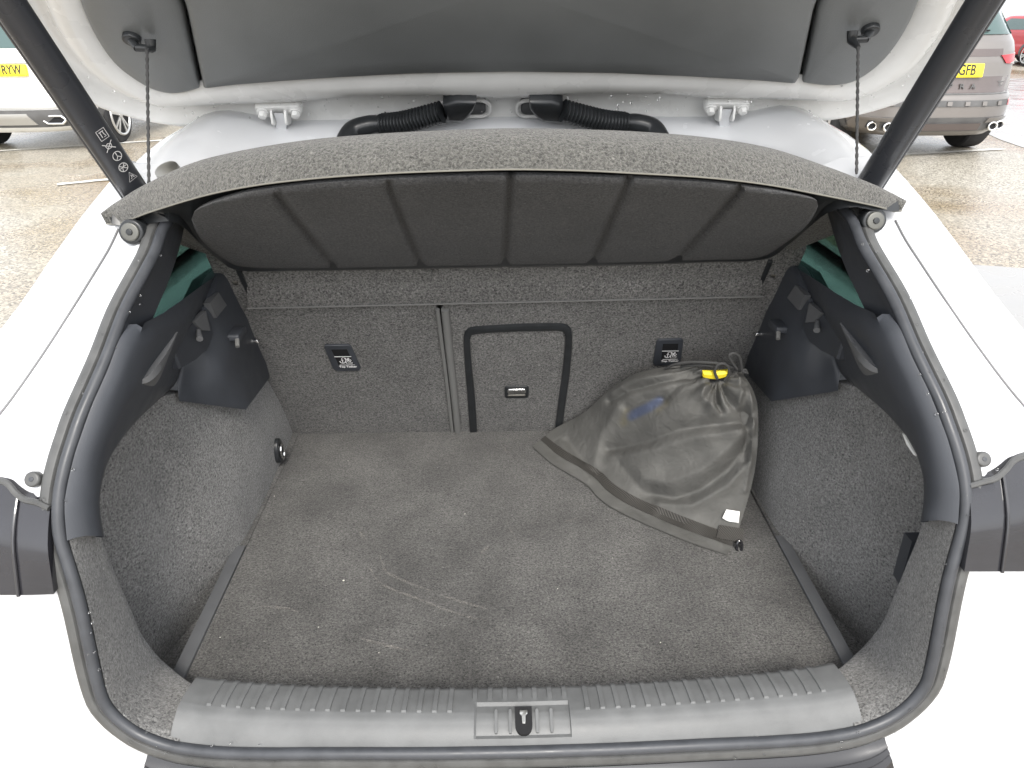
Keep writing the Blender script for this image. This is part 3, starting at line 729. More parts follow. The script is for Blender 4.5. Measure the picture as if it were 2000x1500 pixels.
def tg_strip():
    rows = []
    for o_, i_ in zip(OUT, INN):
        r_ = [loc(TFR, *o_, -.040), loc(TFR, *(o_*1.0), -.012)]
        for t, z in ((0, 0), (.03, .003), (.09, .005), (.13, .0035), (.17, -.004), (.26, -.010), (.36, -.012), (.45, -.008), (.52, .000), (.60, .008), (.72, .012), (.85, .011), (.95, .008), (1.06, .002)):
            p = o_*(1-t)+i_*t; r_.append(loc(TFR, p[0], p[1], z*1.5))
        rows.append(r_)
    L_ = catmull_rows(rows, 120)
    # recessed bays between the hinges and the wiring sockets
    for r_ in L_:
        for k in range(6, 12):
            x = abs(r_[k][0]); r_[k] = r_[k]-TGn*(.012*math.exp(-((x-.20)/.11)**4))
    full = L_+[[mir(p) for p in r_] for r_ in L_[::-1]][1:]
    return gridVF(full)
TAIL = mk('tailgate', *tg_strip(), 'inner_white_paint', CAR, True, 60)
TAIL['label'] = 'raised tailgate with painted inner frame and dark trim'
# outer skin behind the frame
sk = [o_*1.0 for o_ in catmull(OUT, 60)]
fullp = sk+[np.array([-p[0], p[1]]) for p in sk[::-1]][1:]
rows = [[loc(TFR, p[0]*(1+g), .5+(p[1]-.5)*(1+g*1.6), z) for p in fullp] for g, z in ((-.012, -.03), (.004, -.036), (.008, -.044), (.004, -.052), (-.05, -.06), (-.4, -.075), (-.98, -.08))]
mk('tailgate_skin', *gridVF(rows), 'white_paint', TAIL, True, 60)
tube('tailgate_gap', [loc(TFR, p[0]*.997, .5+(p[1]-.5)*.997, -.026) for p in fullp], .006, 'deep_black', TAIL, 6)
# dark trim panels
def panel(name, top_px, lab=None, xr=None):
    pass
def trim_piece(poly, mat='tailgate_trim'):
    n = len(poly); c = np.mean(poly, axis=0); rows = []
    for ins, z in ((.0, -.004), (0, .010), (.0015, .0135), (.004, .016), (.010, .018)):
        rows.append([loc(TFR, *(p+(c-p)/np.linalg.norm(c-p)*ins), z) for p in poly])
    for k in (.80, .55, .3, .1):
        rows.append([loc(TFR, *(c+(p-c)*k), .018+.010*(1-k)) for p in poly])
    V, Fc = gridVF(rows, closed_u=True); Fc.append(tuple(range(len(V)-n, len(V))))
    return V, Fc
cp = [t2(*p) for p in ((398, 156), (450, 150), (540, 143), (650, 136), (800, 129), (1000, 126), (1200, 128), (1350, 134), (1480, 141), (1558, 147))]
ctop = [np.array([.405, .60]), np.array([0, .60]), np.array([-.405, .60])]
gl, gr_ = t2(366, 0), t2(1588, 0)
poly = cp+[gr_]+ctop+[gl]
poly = resample(poly+[poly[0]], 160, True)
mk('trim_panel', *trim_piece(poly), 'tailgate_trim', TAIL, True, 50)
for s in (-1, 1):
    if s < 0: e = [(391, 158), (368, 165), (335, 168.5), (300, 160), (262, 138), (228, 110), (200, 73), (178, 33), (160, -10), (145, -60)]; top = [np.array([-.62, .45]), np.array([-.62, .60]), np.array([-.412, .60]), t2(357, 0)]
    else: e = [(1566, 147), (1590, 151), (1622, 153), (1660, 147), (1695, 127), (1727, 98), (1755, 60), (1776, 22), (1793, -20), (1808, -70)]; top = [np.array([.62, .45]), np.array([.62, .60]), np.array([.412, .60]), t2(1597, 0)]
    pp = [t2(*p) for p in e]; pp = catmull(pp, 40)+top; pp = resample(pp+[pp[0]], 120, True)
    tp = mk('trim_panel', *trim_piece(pp), 'tailgate_trim', TAIL, True, 50)
    # anchor peg for the shelf string
    q0 = (258, 68) if s < 0 else (1699, 51)
    fr = frame_axes(ontg(*q0, .020), (1, 0, 0), TGn)
    mk('string_peg', *joinVF(slabVF(fr, [(.013*math.cos(a), .013*math.sin(a)) for a in np.linspace(0, 2*math.pi, 18, endpoint=False)], 0, .012, .003), cylVF(loc(fr, 0, 0, .01), loc(fr, -s*.010, 0, .022), .006), cylVF(loc(fr, -s*.008, 0, .022), loc(fr, -s*.030, -.002, .022), .0055)), 'black_plastic', tp)
# lower tailgate panel out of sight above (keeps the light honest)
slab('window_panel', TFR, [(-.60, .60), (.60, .60), (.56, .86), (.42, .96), (-.42, .96), (-.56, .86)], -.01, .006, 'tailgate_trim', TAIL, .004)
# hinges
for hx, hy in ((545, 208), (1419, 201)):
    P = ontg(hx, hy, .004); fr = frame_axes(P, (1, 0, 0), TGn)
    h = slab('hinge', fr, rrect(.080, .022, .007), -.012, .009, 'inner_white_paint', CAR, .003)
    for sx in (-1, 1):
        hexa = [(sx*.0285+.0075*math.cos(a), .0-.002+.0075*math.sin(a)) for a in np.linspace(0, 2*math.pi, 6, endpoint=False)]
        V1 = slabVF(fr, [(sx*.0285+.0105*math.cos(a), -.002+.0105*math.sin(a)) for a in np.linspace(0, 2*math.pi, 16, endpoint=False)], .008, .012, .001)
        mk('hinge_bolt', *joinVF(V1, slabVF(fr, hexa, .011, .020, .0015)), 'inner_white_paint', h)
        ck = tubeVF([loc(fr, sx*.008, -.004, .006), loc(fr, sx*.012, -.014, .012), loc(fr, sx*.020, -.004, .006)], .003, 6)
        mk('hinge_cheek', *slabVF(frame_axes(loc(fr, sx*.012, -.012, .012), (0, 1, 0), (sx, 0, 0)), rrect(.030, .026, .006), -.002, .002, .001), 'inner_white_paint', h)
    a = loc(fr, 0, .0, .012); b = loc(fr, 0, -.022, .016); d = ony(hx+8*(1 if hx < 900 else -1), 264, 1.362); c = b*.45+d*.55+np.array([0, -.006, .004])
    arm = []
    for p, wd in ((a, .008), (b, .009), (c, .009), (d, .012)): arm.append([p+np.array([-wd, -.004, 0]), p+np.array([wd, -.004, 0]), p+np.array([wd, .008, .004]), p+np.array([-wd, .008, .004])])
    mk('hinge_arm', *gridVF(arm, closed_u=True), 'white_paint', h, True, 30)
    V, Fc = slabVF(frame_axes(d+np.array([0, -.006, -.006]), (1, 0, 0), (0, -1, .3)), rrect(.034, .02, .003), -.01, .004, .001); mk('hinge_foot', V, Fc, 'white_paint', h)
# wiring boots
for s, sock, mid1, mid2, end in ((-1, (908, 206), (862, 219), (745, 243), (690, 256)), (1, (1058, 206), (1100, 216), (1222, 240), (1275, 252))):
    fr = frame_axes(ontg(*sock, -.004), (1, 0, 0), TGn)
    bo = slab('wiring_boot', fr, rrect(.074, .040, .012), -.02, .006, 'black_plastic', CAR, .003)
    rim = [(x, y) for x, y in rrect(.086, .048, .018, 8)]
    mk('boot_rim', *tubeVF([loc(fr, x, y, .006) for x, y in rim], .0035, 8, True), 'inner_white_paint', bo)
    p0 = ontg(*sock, .008); p1 = ontg(*mid1, .030); p2 = ony(*mid2, 1.345); p3 = ony(*end, 1.335)
    ep = [(865, 208), (878, 203), (892, 199), (931, 200), (926, 215), (916, 230), (905, 237), (871, 235)] if s < 0 else [(1034, 199), (1078, 199), (1092, 204), (1100, 209), (1097, 237), (1060, 237), (1046, 229), (1034, 214)]
    ep = [ontg(*e_, .030)-TG0 for e_ in ep]; ep = [np.array([e_[0], np.dot(e_, TGu)]) for e_ in ep]
    mk('boot_elbow', *slabVF(TFR, ep, -.004, .034, .009), 'black_plastic', bo, True, 60)
    cp_ = catmull([p1, p1*.66+p2*.34+np.array([0, -.004, -.002]), p1*.33+p2*.67+np.array([0, -.004, -.003]), p2], 19*6)
    rad = [.0168+.0024*math.cos(2*math.pi*k/6) for k in range(len(cp_))]
    mk('boot_bellows', *tubeVF(cp_, rad, 16), 'black_plastic', bo, True, 60)
    en = catmull([p2, p2*.6+p3*.4+np.array([0, 0, .003]), p3, ony(end[0]+s*16, end[1]+26, 1.315)], 16)
    mk('boot_end', *tubeVF(en, list(np.interp(np.linspace(0, 1, 16), [0, .25, .7, 1], [.0150, .017, .0185, .0185])), 14), 'black_plastic', bo)
# rubber buffer stub at roof corner
a = onprof(333, 342, -.004); bdir = np.array([-.15, -.45, .85]); mk('roof_buffer', *joinVF(tubeVF([a+bdir*-.02, a+bdir*.004], .010, 14), tubeVF([a+bdir*.002, a+bdir*.006, a+bdir*.012, a+bdir*.015], [.014, .0185, .018, .008], 18)), 'dull_metal', CAR)
# ---- power struts
def strut(s):
    c = [(36, 35), (228, 320)] if s < 0 else [(1900, 35), (1728, 310)]
    f_ = lambda y: c[0][0]+(c[1][0]-c[0][0])*(y-c[0][1])/(c[1][1]-c[0][1])
    lo_ = onx(f_(425), 425, s*.532); hi_ = onx(f_(0), 0, s*.556)
    ax = hi_-lo_; Ln = np.linalg.norm(ax); ax /= Ln; top = lo_+ax*(Ln+.20)
    path = [lo_-ax*.0, lo_+ax*.012, lo_+ax*.014, lo_+ax*.05, lo_+ax*.06, lo_+ax*.2, top]
    o = mk('power_strut', *tubeVF(resample([lo_, top], 14), .0186, 28), 'strut_black', CAR)
    o['label'] = 'left power strut printed with warning symbols' if s < 0 else 'right power strut, plain black'
    # plastic cable channel along the outer side
    side = np.cross(ax, np.array([0, -1, 0])); side /= np.linalg.norm(side); side = side if side[0]*s > 0 else -side
    tube('strut_channel', [lo_+ax*t+side*.0165+np.array([0, -.003, 0]) for t in np.linspace(0.0, Ln+.19, 12)], .0062, 'strut_black', o, 10)
    # lower ball joint
    bp = onprof(255, 453, -.030) if s < 0 else onprof(1709, 431, -.030)
    n = (CAM-bp)*np.array([.3, 1, .9]); n /= np.linalg.norm(n); fr = frame_axes(bp, (1, 0, 0), n)
    ci = lambda r: [(r*math.cos(a), r*math.sin(a)) for a in np.linspace(0, 2*math.pi, 24, endpoint=False)]
    bj = slab('ball_joint', fr, ci(.0175), -.022, .0, 'black_plastic', o, .003)
    mk('ball_cap', *slabVF(fr, ci(.0128), -.001, .0035, .002), 'cap_metal', bj); mk('ball_pin', *slabVF(fr, ci(.0045), .003, .0055, .001), 'black_plastic', bj)
    tube('ball_arm', [bp-n*.012, (bp-n*.012)*.5+lo_*.5+np.array([0, .01, -.002]), lo_+ax*.01], .012, 'black_plastic', o, 10)
    if s < 0:
        for k, (sx, sy) in enumerate(((199, 262), (212, 285), (228, 304), (240, 326), (256, 344))):
            # point on the strut surface facing the camera
            d = ray(sx, sy); w0 = CAM-lo_; bb = np.dot(d, ax); dd = d-ax*bb; ww = w0-ax*np.dot(w0, ax)
            qa, qb, qc = np.dot(dd, dd), 2*np.dot(dd, ww), np.dot(ww, ww)-.0187**2
            disc = max(0, qb*qb-4*qa*qc); P = CAM+d*((-qb-math.sqrt(disc))/(2*qa))
            n = P-lo_; n -= ax*np.dot(n, ax); n /= np.linalg.norm(n); fr = frame_axes(P+n*.0012, np.cross(ax, n) if np.cross(ax, n)[0] > 0 else -np.cross(ax, n), n)
            wd = .0010; cir = [(.0062*math.cos(a), .0062*math.sin(a)) for a in np.linspace(0, 2*math.pi, 20, endpoint=False)]
            S = lambda pts, cl=False: strokeVF(fr, [np.array(p) for p in pts], wd, .0, cl)
            if k == 0: G = [S([(-.006, .007), (.006, .007), (.006, -.007), (-.006, -.007)], True), S([(-.002, .004), (-.002, -.004)]), S([(.002, .004), (.002, 0), (.0035, -.004), (.0005, -.004)]), S([(-.0035, .004), (.0035, .004)])]
            elif k == 1: G = [S([(-.007, .006), (.007, -.006)]), S([(-.007, -.006), (.007, .006)]), S([(-.004, .002), (0, .004), (.004, .002), (.003, -.003), (-.003, -.003)], True)]
            elif k == 2: G = [S(cir, True), S([(0, .006), (0, -.001), (-.004, -.005)]), S([(0, 0), (.004, -.004)])]
            elif k == 3: G = [S(cir, True), S([(-.0045, .0045), (.0045, -.0045)]), S([(.004, .0045), (-.001, 0), (-.003, -.005)]), S([(-.005, 0), (.005, .001)])]
            else: G = [S([(0, .007), (.0068, -.005), (-.0068, -.005)], True), S([(0, .003), (0, -.001), (-.002, -.003)]), S([(.0015, .002), (.003, -.003)])]
            mk('warning_symbol', *joinVF(*G), 'print_grey', o, False)
strut(-1); strut(1)
# wheels of the open car
def wheelVF(c, r, wd):
    t = tubeVF([c+np.array([-wd/2, 0, 0]), c+np.array([-wd/2+.02, 0, 0]), c+np.array([wd/2-.02, 0, 0]), c+np.array([wd/2, 0, 0])], [r*.9, r, r, r*.9], 40)
    return t
for sx in (-1, 1):
    for y in (1.45, 4.1):
        wh = mk('wheel', *wheelVF(np.array([sx*.76, y, .32]), .32, .22), 'deep_black', CAR)
        mk('rim', *tubeVF([np.array([sx*.80, y, .32]), np.array([sx*.875, y, .32])], [.22, .21], 30), 'dull_metal', wh)
# car underside, and an unseen black wall added in front to keep daylight out
mk('underbody', *boxVF((-.78, .70, .30), (.78, 3.9, .36), .02), 'deep_black', CAR)
mk('front_light_block', *boxVF((-.62, 3.3, .36), (.62, 3.4, 1.38), .02), 'deep_black', CAR)

# ================================================================ boot floor board
BF = empty('boot_floor', (0, 1.1, .63), 'flat dark grey carpeted boot floor board with pale scuffs', 'boot floor')
mk('floor_panel', *boxVF((-.5065, .725, .63), (.5065, 1.496, .650), .003), 'carpet_floor', BF)
m, t, b_ = base_mat('scuff'); N, L = t.nodes, t.links
b_.inputs['Base Color'].default_value = (.30, .285, .26, 1); b_.inputs['Roughness'].default_value = 1
tc = N.new('ShaderNodeTexCoord'); n1 = N.new('ShaderNodeTexNoise'); n1.inputs['Scale'].default_value = 320; n1.inputs['Detail'].default_value = 3
mr = N.new('ShaderNodeMapRange'); mr.inputs[1].default_value = .42; mr.inputs[2].default_value = .66; mr.inputs[3].default_value = 0; mr.inputs[4].default_value = .62
L.new(tc.outputs['Object'], n1.inputs['Vector']); L.new(n1.outputs[0], mr.inputs[0]); L.new(mr.outputs[0], b_.inputs['Alpha'])
for pts, wd in (([(742, 1080), (745, 1096), (756, 1117), (775, 1128), (810, 1143), (845, 1154)], .006), ([(720, 1105), (735, 1130), (755, 1146), (800, 1163), (845, 1181), (895, 1199), (950, 1213)], .0055), ([(860, 1161), (900, 1175), (955, 1190)], .006),
                ([(700, 1036), (714, 1054)], .006), ([(990, 1022), (1000, 1040), (1010, 1055)], .004), ([(940, 1080), (955, 1065)], .009), ([(510, 1184), (560, 1188), (590, 1197)], .006), ([(980, 870), (995, 890)], .005), ([(700, 1245), (760, 1262), (800, 1270)], .006), ([(1100, 1020), (1130, 1012)], .006)):
    pth = catmull([onz(x, y, .6512) for x, y in pts], 24)
    rows = []
    for k, p in enumerate(pth):
        a = pth[max(0, k-1)]; b = pth[min(23, k+1)]; t_ = (b-a)/np.linalg.norm(b-a); n_ = np.array([-t_[1], t_[0], 0]); ww = wd/2*(.35+.65*math.sin(math.pi*k/23))
        rows.append([p-n_*ww, p+n_*ww])
    mk('scuff_mark', *gridVF(rows), 'scuff', BF, False)
parts = []
for x, y, r in ((671, 1134, .0022), (908, 1004, .0014), (536, 969, .0013), (1089, 1150, .0012), (622, 1225, .0012), (1196, 1090, .001), (740, 1275, .001), (430, 1245, .0012), (1290, 1255, .0012), (680, 900, .001)):
    r *= .75; p = onz(x, y, .651); parts.append(sphereVF(p+np.array([0, 0, r*.3]), r, 6, 4, (1.3, 1, .6)))
o = mk('crumbs', *joinVF(*parts), 'crumb', BF); o['kind'] = 'stuff'

# ================================================================ parcel shelf
SHP = np.array([0, 1.28, 1.113]); _d = np.array([0, -1, .68]); _d /= np.linalg.norm(_d); SHn = np.array([0, -_d[2], _d[1]])  # faces down towards the boot
SHn = -SHn if SHn[2] > 0 else SHn
def onsh(px, py, off=0.0): return onpl(px, py, SHP, SHn, off)
SHELF = empty('parcel_shelf', (0, 1.28, 1.05), 'lifted grey carpeted parcel shelf hanging on two strings below the tailgate', 'parcel shelf')
lipx = [(207, 436), (228, 437), (262, 425), (300, 411), (400, 381), (500, 361), (620, 347), (750, 338), (870, 333), (1000, 330), (1130, 332), (1250, 338), (1380, 346), (1500, 360), (1600, 379), (1680, 395), (1720, 404), (1745, 412), (1761, 411)]
topx = [(206, 428), (216, 411), (243, 391), (280, 367), (370, 324), (470, 298), (600, 277), (735, 265), (865, 258), (1000, 254), (1130, 256), (1255, 261), (1390, 273), (1505, 293), (1605, 326), (1690, 360), (1725, 378), (1750, 392), (1762, 405)]
LIPLO = catmull([onsh(*p) for p in lipx], 110)
tp = []
for a, q in zip(lipx, topx):
    P = onsh(*a); tp.append(ony(q[0], q[1], P[1]+.018+.052*min(1, max(0, (min(q[0]-200, 1768-q[0])))/300)))
LIPTOP = catmull(tp, 110)
rows = []
for a, b in zip(LIPLO, LIPTOP):
    up = np.array([0, -.35, .6]); r_ = [a+np.array([0, .012, .012]), a]
    for t in (.05, .15, .3, .45, .6, .75, .88, 1.0): r_.append(a*(1-t)+b*t+up*.022*math.sin(math.pi*min(1, t*.95))**.9)
    f0 = np.array([np.clip(b[0], -.50, .50), 1.285, 1.145])
    for t in (.08, .3, .65, 1.0): r_.append(b*(1-t)+f0*t+np.array([0, 0, -.004*t]))
    rows.append(r_)
mk('shelf_top', *gridVF(rows), 'carpet_shelf', SHELF, True, 70)
tube('edge_binding', [p+SHn*.0006 for p in LIPLO], .0012, 'edge_felt', SHELF, 6)
# underside: dark plastic rim
fx = [(218, 438), (250, 441), (290, 437), (330, 432), (355, 441), (385, 470), (425, 505), (470, 529), (600, 528), (800, 524), (985, 520), (1200, 516), (1380, 511), (1492, 507), (1540, 478), (1585, 440), (1620, 414), (1665, 404), (1705, 410), (1740, 413), (1756, 413)]
FRT = catmull([onsh(*p, .004) for p in fx], 110)
rows = []
for a, b in zip(LIPLO, FRT):
    r_ = [a, a*.99+b*.01-SHn*.010]
    for t in (.04, .12, .3, .6, .9, 1.0): r_.append(a*(1-t)+b*t-SHn*.014*(1-t)**.5)
    r_.append(b-SHn*.016); rows.append(r_)
mk('shelf_underside', *gridVF(rows), 'black_plastic', SHELF, True, 50)
ifr = [(374, 428), (384, 455), (405, 483), (440, 510), (480, 525), (600, 529), (800, 526), (985, 523), (1200, 519), (1380, 513), (1478, 508), (1530, 480), (1570, 448), (1590, 420), (1598, 402)]
irr = [(380, 412), (392, 402), (412, 392), (450, 379), (500, 367), (620, 352), (800, 341), (1000, 336), (1200, 341), (1380, 351), (1490, 364), (1545, 374), (1578, 382), (1590, 387), (1595, 391)]
IF_, IR_ = catmull([np.array(p) for p in ifr], 260), catmull([np.array(p) for p in irr], 260)
grooves = [((545, 385), (650, 515)), ((760, 365), (822, 515)), ((997, 336), (986, 518)), ((1226, 352), (1156, 514)), ((1442, 372), (1320, 508))]
rows = []
for a, b in zip(IR_, IF_):
    r_ = []
    for t in np.linspace(0, 1, 26):
        q = a*(1-t)+b*t; edge = min(t, 1-t)
        off = .010+.010*min(1, edge/.10)**.5
        for g0, g1 in grooves:
            g0, g1 = np.array(g0), np.array(g1); dv = g1-g0; L_ = np.linalg.norm(dv); u = np.dot(q-g0, dv)/L_**2
            dist = abs((q-g0)[0]*dv[1]-(q-g0)[1]*dv[0])/L_
            if -.05 < u < 1.05: off -= .0085*math.exp(-(dist/7.5)**2.5)
        r_.append(onsh(q[0], q[1], off-.012))
    r_ = [onsh(*a, -.012)]+r_+[onsh(*b, -.012)]; rows.append(r_)
mk('shelf_pad', *gridVF(rows), 'carpet_under', SHELF, True, 70)
# hinged front flap
fl = [ony(482, 530, 1.268), ony(1486, 510, 1.268), ony(1489, 580, 1.275), ony(484, 603, 1.275)]
rows = []
for t in np.linspace(0, 1, 40):
    T, B_ = fl[0]*(1-t)+fl[1]*t, fl[3]*(1-t)+fl[2]*t
    rows.append([T+np.array([0, .02, .006]), T+np.array([0, .004, .002]), T, T*.7+B_*.3+np.array([0, -.002, 0]), T*.35+B_*.65+np.array([0, -.002, 0]), B_, B_+np.array([0, .003, -.0015]), B_+np.array([0, .012, 0])])
mk('shelf_flap', *gridVF(rows), 'carpet_seat', SHELF, True, 60)
tube('flap_binding', [fl[3]*(1-t)+fl[2]*t+np.array([0, -.001, .001]) for t in np.linspace(0, 1, 30)], .0016, 'piping', SHELF, 6)
for s, px in ((-1, (462, 547)), (1, (1507, 533))):
    P = ony(*px, 1.275); fr = frame_axes(P, (1, 0, 0), (0, -1, .2))
    pv_ = mk('pivot_pin', *joinVF(cylVF(P+np.array([-.016, 0, 0]), P+np.array([.016, 0, 0]), .0075), cylVF(P+np.array([-.004, 0, 0]), P+np.array([.004, 0, 0]), .0098)), 'dull_metal', SHELF)
    E_ = ony(px[0]-s*16, px[1]-4, 1.272)
    mk('pivot_bracket', *slabVF(frame_axes(E_, (0, -.5, .86), (-s, 0, 0)), rrect(.075, .022, .006), -.004, .004, .001), 'black_plastic', SHELF)
    mk('pivot_clip', *tubeVF([P+np.array([0, -.004, -.004]), P+np.array([s*.006, -.004, .016]), P+np.array([s*.004, .002, .03])], .0035, 8), 'black_plastic', SHELF)
# support strings with clips
for s, a, b in ((-1, (287, 98), (291, 366)), (1, (1676, 92), (1673, 340))):
    q0 = (258, 68) if s < 0 else (1699, 51)
    fr = frame_axes(ontg(*q0, .020), (1, 0, 0), TGn); tipc = loc(fr, -s*.030, -.002, .022)
    p1 = onx(*b, s*.50); ptop = tipc+np.array([0, 0, .002]); pa = onx(a[0], a[1], tipc[0])
    cl = [tipc+np.array([0, 0, .012]), tipc+np.array([0, -.002, 0]), pa]
    st = tube('support_string', resample([pa, p1], 60), [.0022+.0005*math.sin(k*1.9) for k in range(60)], 'cord', SHELF, 8)
    mk('string_clip', *tubeVF(resample(cl, 10), list(np.linspace(.0082, .0035, 10)), 10), 'black_plastic', st)

# ================================================================ drawstring bag
BAG = empty('drawstring_bag', tuple(onz(1300, 1000, .651)), 'dark grey nylon drawstring bag with yellow toggle slumped in the boot corner', 'bag')
bot = [onz(x, y, .6525) for x, y in ((1040, 873), (1077, 906), (1119, 931), (1149, 951), (1168, 973), (1200, 996), (1251, 1021), (1290, 1038), (1350, 1062), (1420, 1086))]
left = [onz(1040, 873, .6525), onseat(1082, 838, .012), onseat(1140, 806, .018), onseat(1192, 760, .035), onseat(1252, 726, .055), ony(1335, 713, 1.285)]
rightc = [onz(1420, 1085, .6525), onz(1437, 1048, .658), onx(1452, 1005, .445), onx(1470, 940, .462), onx(1479, 880, .466), onx(1481, 810, .462), onx(1472, 765, .455), onx(1449, 727, .448)]
topc = [ony(1335, 713, 1.285), ony(1365, 722, 1.25), ony(1400, 736, 1.225), ony(1430, 728, 1.22), onx(1449, 727, .448)]
NU, NV = 150, 150
cb, ct, cl_, cr = catmull(bot, NU), catmull(topc, NU), catmull(left, NV), catmull(rightc, NV)
VIEW = lambda P: (CAM-P)/np.linalg.norm(CAM-P)
folds = [([(1190, 875), (1260, 862), (1330, 835), (1400, 825), (1455, 822)], 13, -.011), ([(1195, 895), (1280, 880), (1350, 858), (1440, 845)], 14, .006),
         ([(1275, 962), (1320, 972), (1370, 955), (1425, 915), (1468, 855)], 12, -.010), ([(1290, 985), (1350, 990), (1420, 950), (1466, 900)], 12, .007), ([(1255, 935), (1300, 945), (1370, 920), (1430, 870), (1462, 838)], 16, .008),
         ([(1192, 782), (1230, 760), (1290, 745), (1350, 732)], 8, -.010), ([(1195, 768), (1240, 745), (1310, 730)], 9, .007), ([(1225, 795), (1260, 778), (1295, 775)], 9, -.006),
         ([(1300, 775), (1325, 752), (1360, 742)], 9, -.008), ([(1395, 745), (1400, 775), (1412, 800)], 7, -.010), ([(1412, 748), (1425, 780), (1445, 800), (1465, 808)], 8, -.009), ([(1375, 748), (1370, 775), (1400, 805)], 8, .007), ([(1440, 740), (1448, 765), (1442, 790)], 8, .008),
         ([(1160, 905), (1175, 850), (1205, 800)], 14, .006), ([(1110, 860), (1140, 900), (1165, 925)], 9, -.004), ([(1095, 870), (1125, 905), (1150, 935)], 9, .004),
         ([(1210, 905), (1240, 940), (1260, 965)], 10, -.004), ([(1290, 1010), (1330, 1020), (1370, 1045)], 8, -.003), ([(1350, 1030), (1390, 1050), (1410, 1065)], 8, .003), ([(1462, 760), (1472, 830), (1466, 900), (1455, 960)], 5, .006), ([(1452, 780), (1460, 840), (1455, 900)], 6, -.006)]
def pdist(q, poly):
    P = np.array(poly, float); best = 1e9
    for a, b in zip(P[:-1], P[1:]):
        d = b-a; u = np.clip(np.dot(q-a, d)/np.dot(d, d), 0, 1); best = min(best, np.linalg.norm(q-a-d*u))
    return best
wn = rng.normal(size=(6, 4))
def bagpt(u, v, front=True):
    i, j = u*(NU-1), v*(NV-1); I, J = int(min(NU-2, i)), int(min(NV-2, j)); fu, fv = i-I, j-J
    b_ = cb[I]*(1-fu)+cb[I+1]*fu; t_ = ct[I]*(1-fu)+ct[I+1]*fu; l_ = cl_[J]*(1-fv)+cl_[J+1]*fv; r_ = cr[J]*(1-fv)+cr[J+1]*fv
    return (1-v)*b_+v*t_+(1-u)*l_+u*r_-((1-u)*(1-v)*cb[0]+u*(1-v)*cb[-1]+(1-u)*v*ct[0]+u*v*ct[-1])
def bagsurf(u, v, lift=0.0):
    P = bagpt(u, v); e = max(0.0, math.sin(math.pi*u))**.7
    bul = .043*e*max(0, math.sin(math.pi*min(1, max(0, (v-.10)/.86))))**.8+.006*e*math.sin(math.pi*min(1, v/.12)/2)
    n = VIEW(P)*.75+np.array([0, -.35, .45]); n /= np.linalg.norm(n)
    q = np.array(proj(P+n*bul)); d = 0
    for poly, wd, amp in folds:
        ds = pdist(q, poly)
        if ds < wd*4.5: d += amp*2.2*math.exp(-abs(ds/(wd*1.1))**1.5)
    d += .0014*math.sin(q[0]*.045+q[1]*.03)+.0010*math.sin(q[0]*.09-q[1]*.07+1)
    nk = q-np.array([1402., 738.]); rad = np.linalg.norm(nk)+1e-6; an = math.atan2(nk[1], nk[0]); d += .0085*math.sin(an*11+.6*math.sin(an*4)+.004*rad)*min(1, rad/25)*math.exp(-(rad/95)**2)
    # gathers at the neck
    g = max(0, (v-.86)/.14); d += .004*g*math.sin(u*58)
    ed = min(1, min(u, 1-u, v*3)/.04); P = P+n*(bul+d*ed+lift)
    P[2] = max(P[2], .6525+.002+lift*.5)
    return P
G = [[bagsurf(u, v) for u in np.linspace(0, 1, NU)] for v in np.linspace(0, 1, NV)]
Bk = []
for v in np.linspace(0, 1, 24):
    r_ = []
    for u in np.linspace(0, 1, 24):
        P = bagpt(u, v); n = np.array([.25, .6, -.3]); P = P+n*.05*max(0, math.sin(math.pi*u))*max(0, math.sin(math.pi*v)); P[2] = max(P[2], .6515)
        r_.append(P)
    Bk.append(r_)
V, Fc = joinVF(gridVF(G), gridVF(Bk))
# nylon with a worn print: colour attribute holds the flat print
m, t, b_ = base_mat('nylon'); N, L = t.nodes, t.links
b_.inputs['Roughness'].default_value = .8; b_.inputs['Sheen Weight'].default_value = 0; b_.inputs['Specular IOR Level'].default_value = .3
at = N.new('ShaderNodeVertexColor'); at.layer_name = 'print'
tc = N.new('ShaderNodeTexCoord'); n1 = N.new('ShaderNodeTexNoise'); n1.inputs['Scale'].default_value = 25; n1.inputs['Detail'].default_value = 5
L.new(tc.outputs['Object'], n1.inputs['Vector'])
mr = N.new('ShaderNodeMapRange'); mr.inputs[1].default_value = .3; mr.inputs[2].default_value = .7; mr.inputs[3].default_value = .9; mr.inputs[4].default_value = 1.1
L.new(n1.outputs[0], mr.inputs[0])
mm = N.new('ShaderNodeMix'); mm.data_type = 'RGBA'; mm.blend_type = 'MULTIPLY'; mm.inputs[0].default_value = 1
L.new(at.outputs[0], mm.inputs[6]); L.new(mr.outputs[0], mm.inputs[7]); L.new(mm.outputs[2], b_.inputs['Base Color'])
n2 = N.new('ShaderNodeTexNoise'); n2.inputs['Scale'].default_value = 38; n2.inputs['Detail'].default_value = 6; n2.inputs['Roughness'].default_value = .62; n2.inputs['Distortion'].default_value = .8; bp = N.new('ShaderNodeBump'); bp.inputs['Strength'].default_value = .55; bp.inputs['Distance'].default_value = .006
L.new(tc.outputs['Object'], n2.inputs['Vector']); L.new(n2.outputs[0], bp.inputs['Height']); L.new(bp.outputs[0], b_.inputs['Normal'])
bagm = mk('bag_body', V, Fc, 'nylon', BAG, True, 80)
ca = bagm.data.color_attributes.new('print', 'FLOAT_COLOR', 'POINT')
bb = base_of(BAG); nylon = np.array([.105, .104, .098])
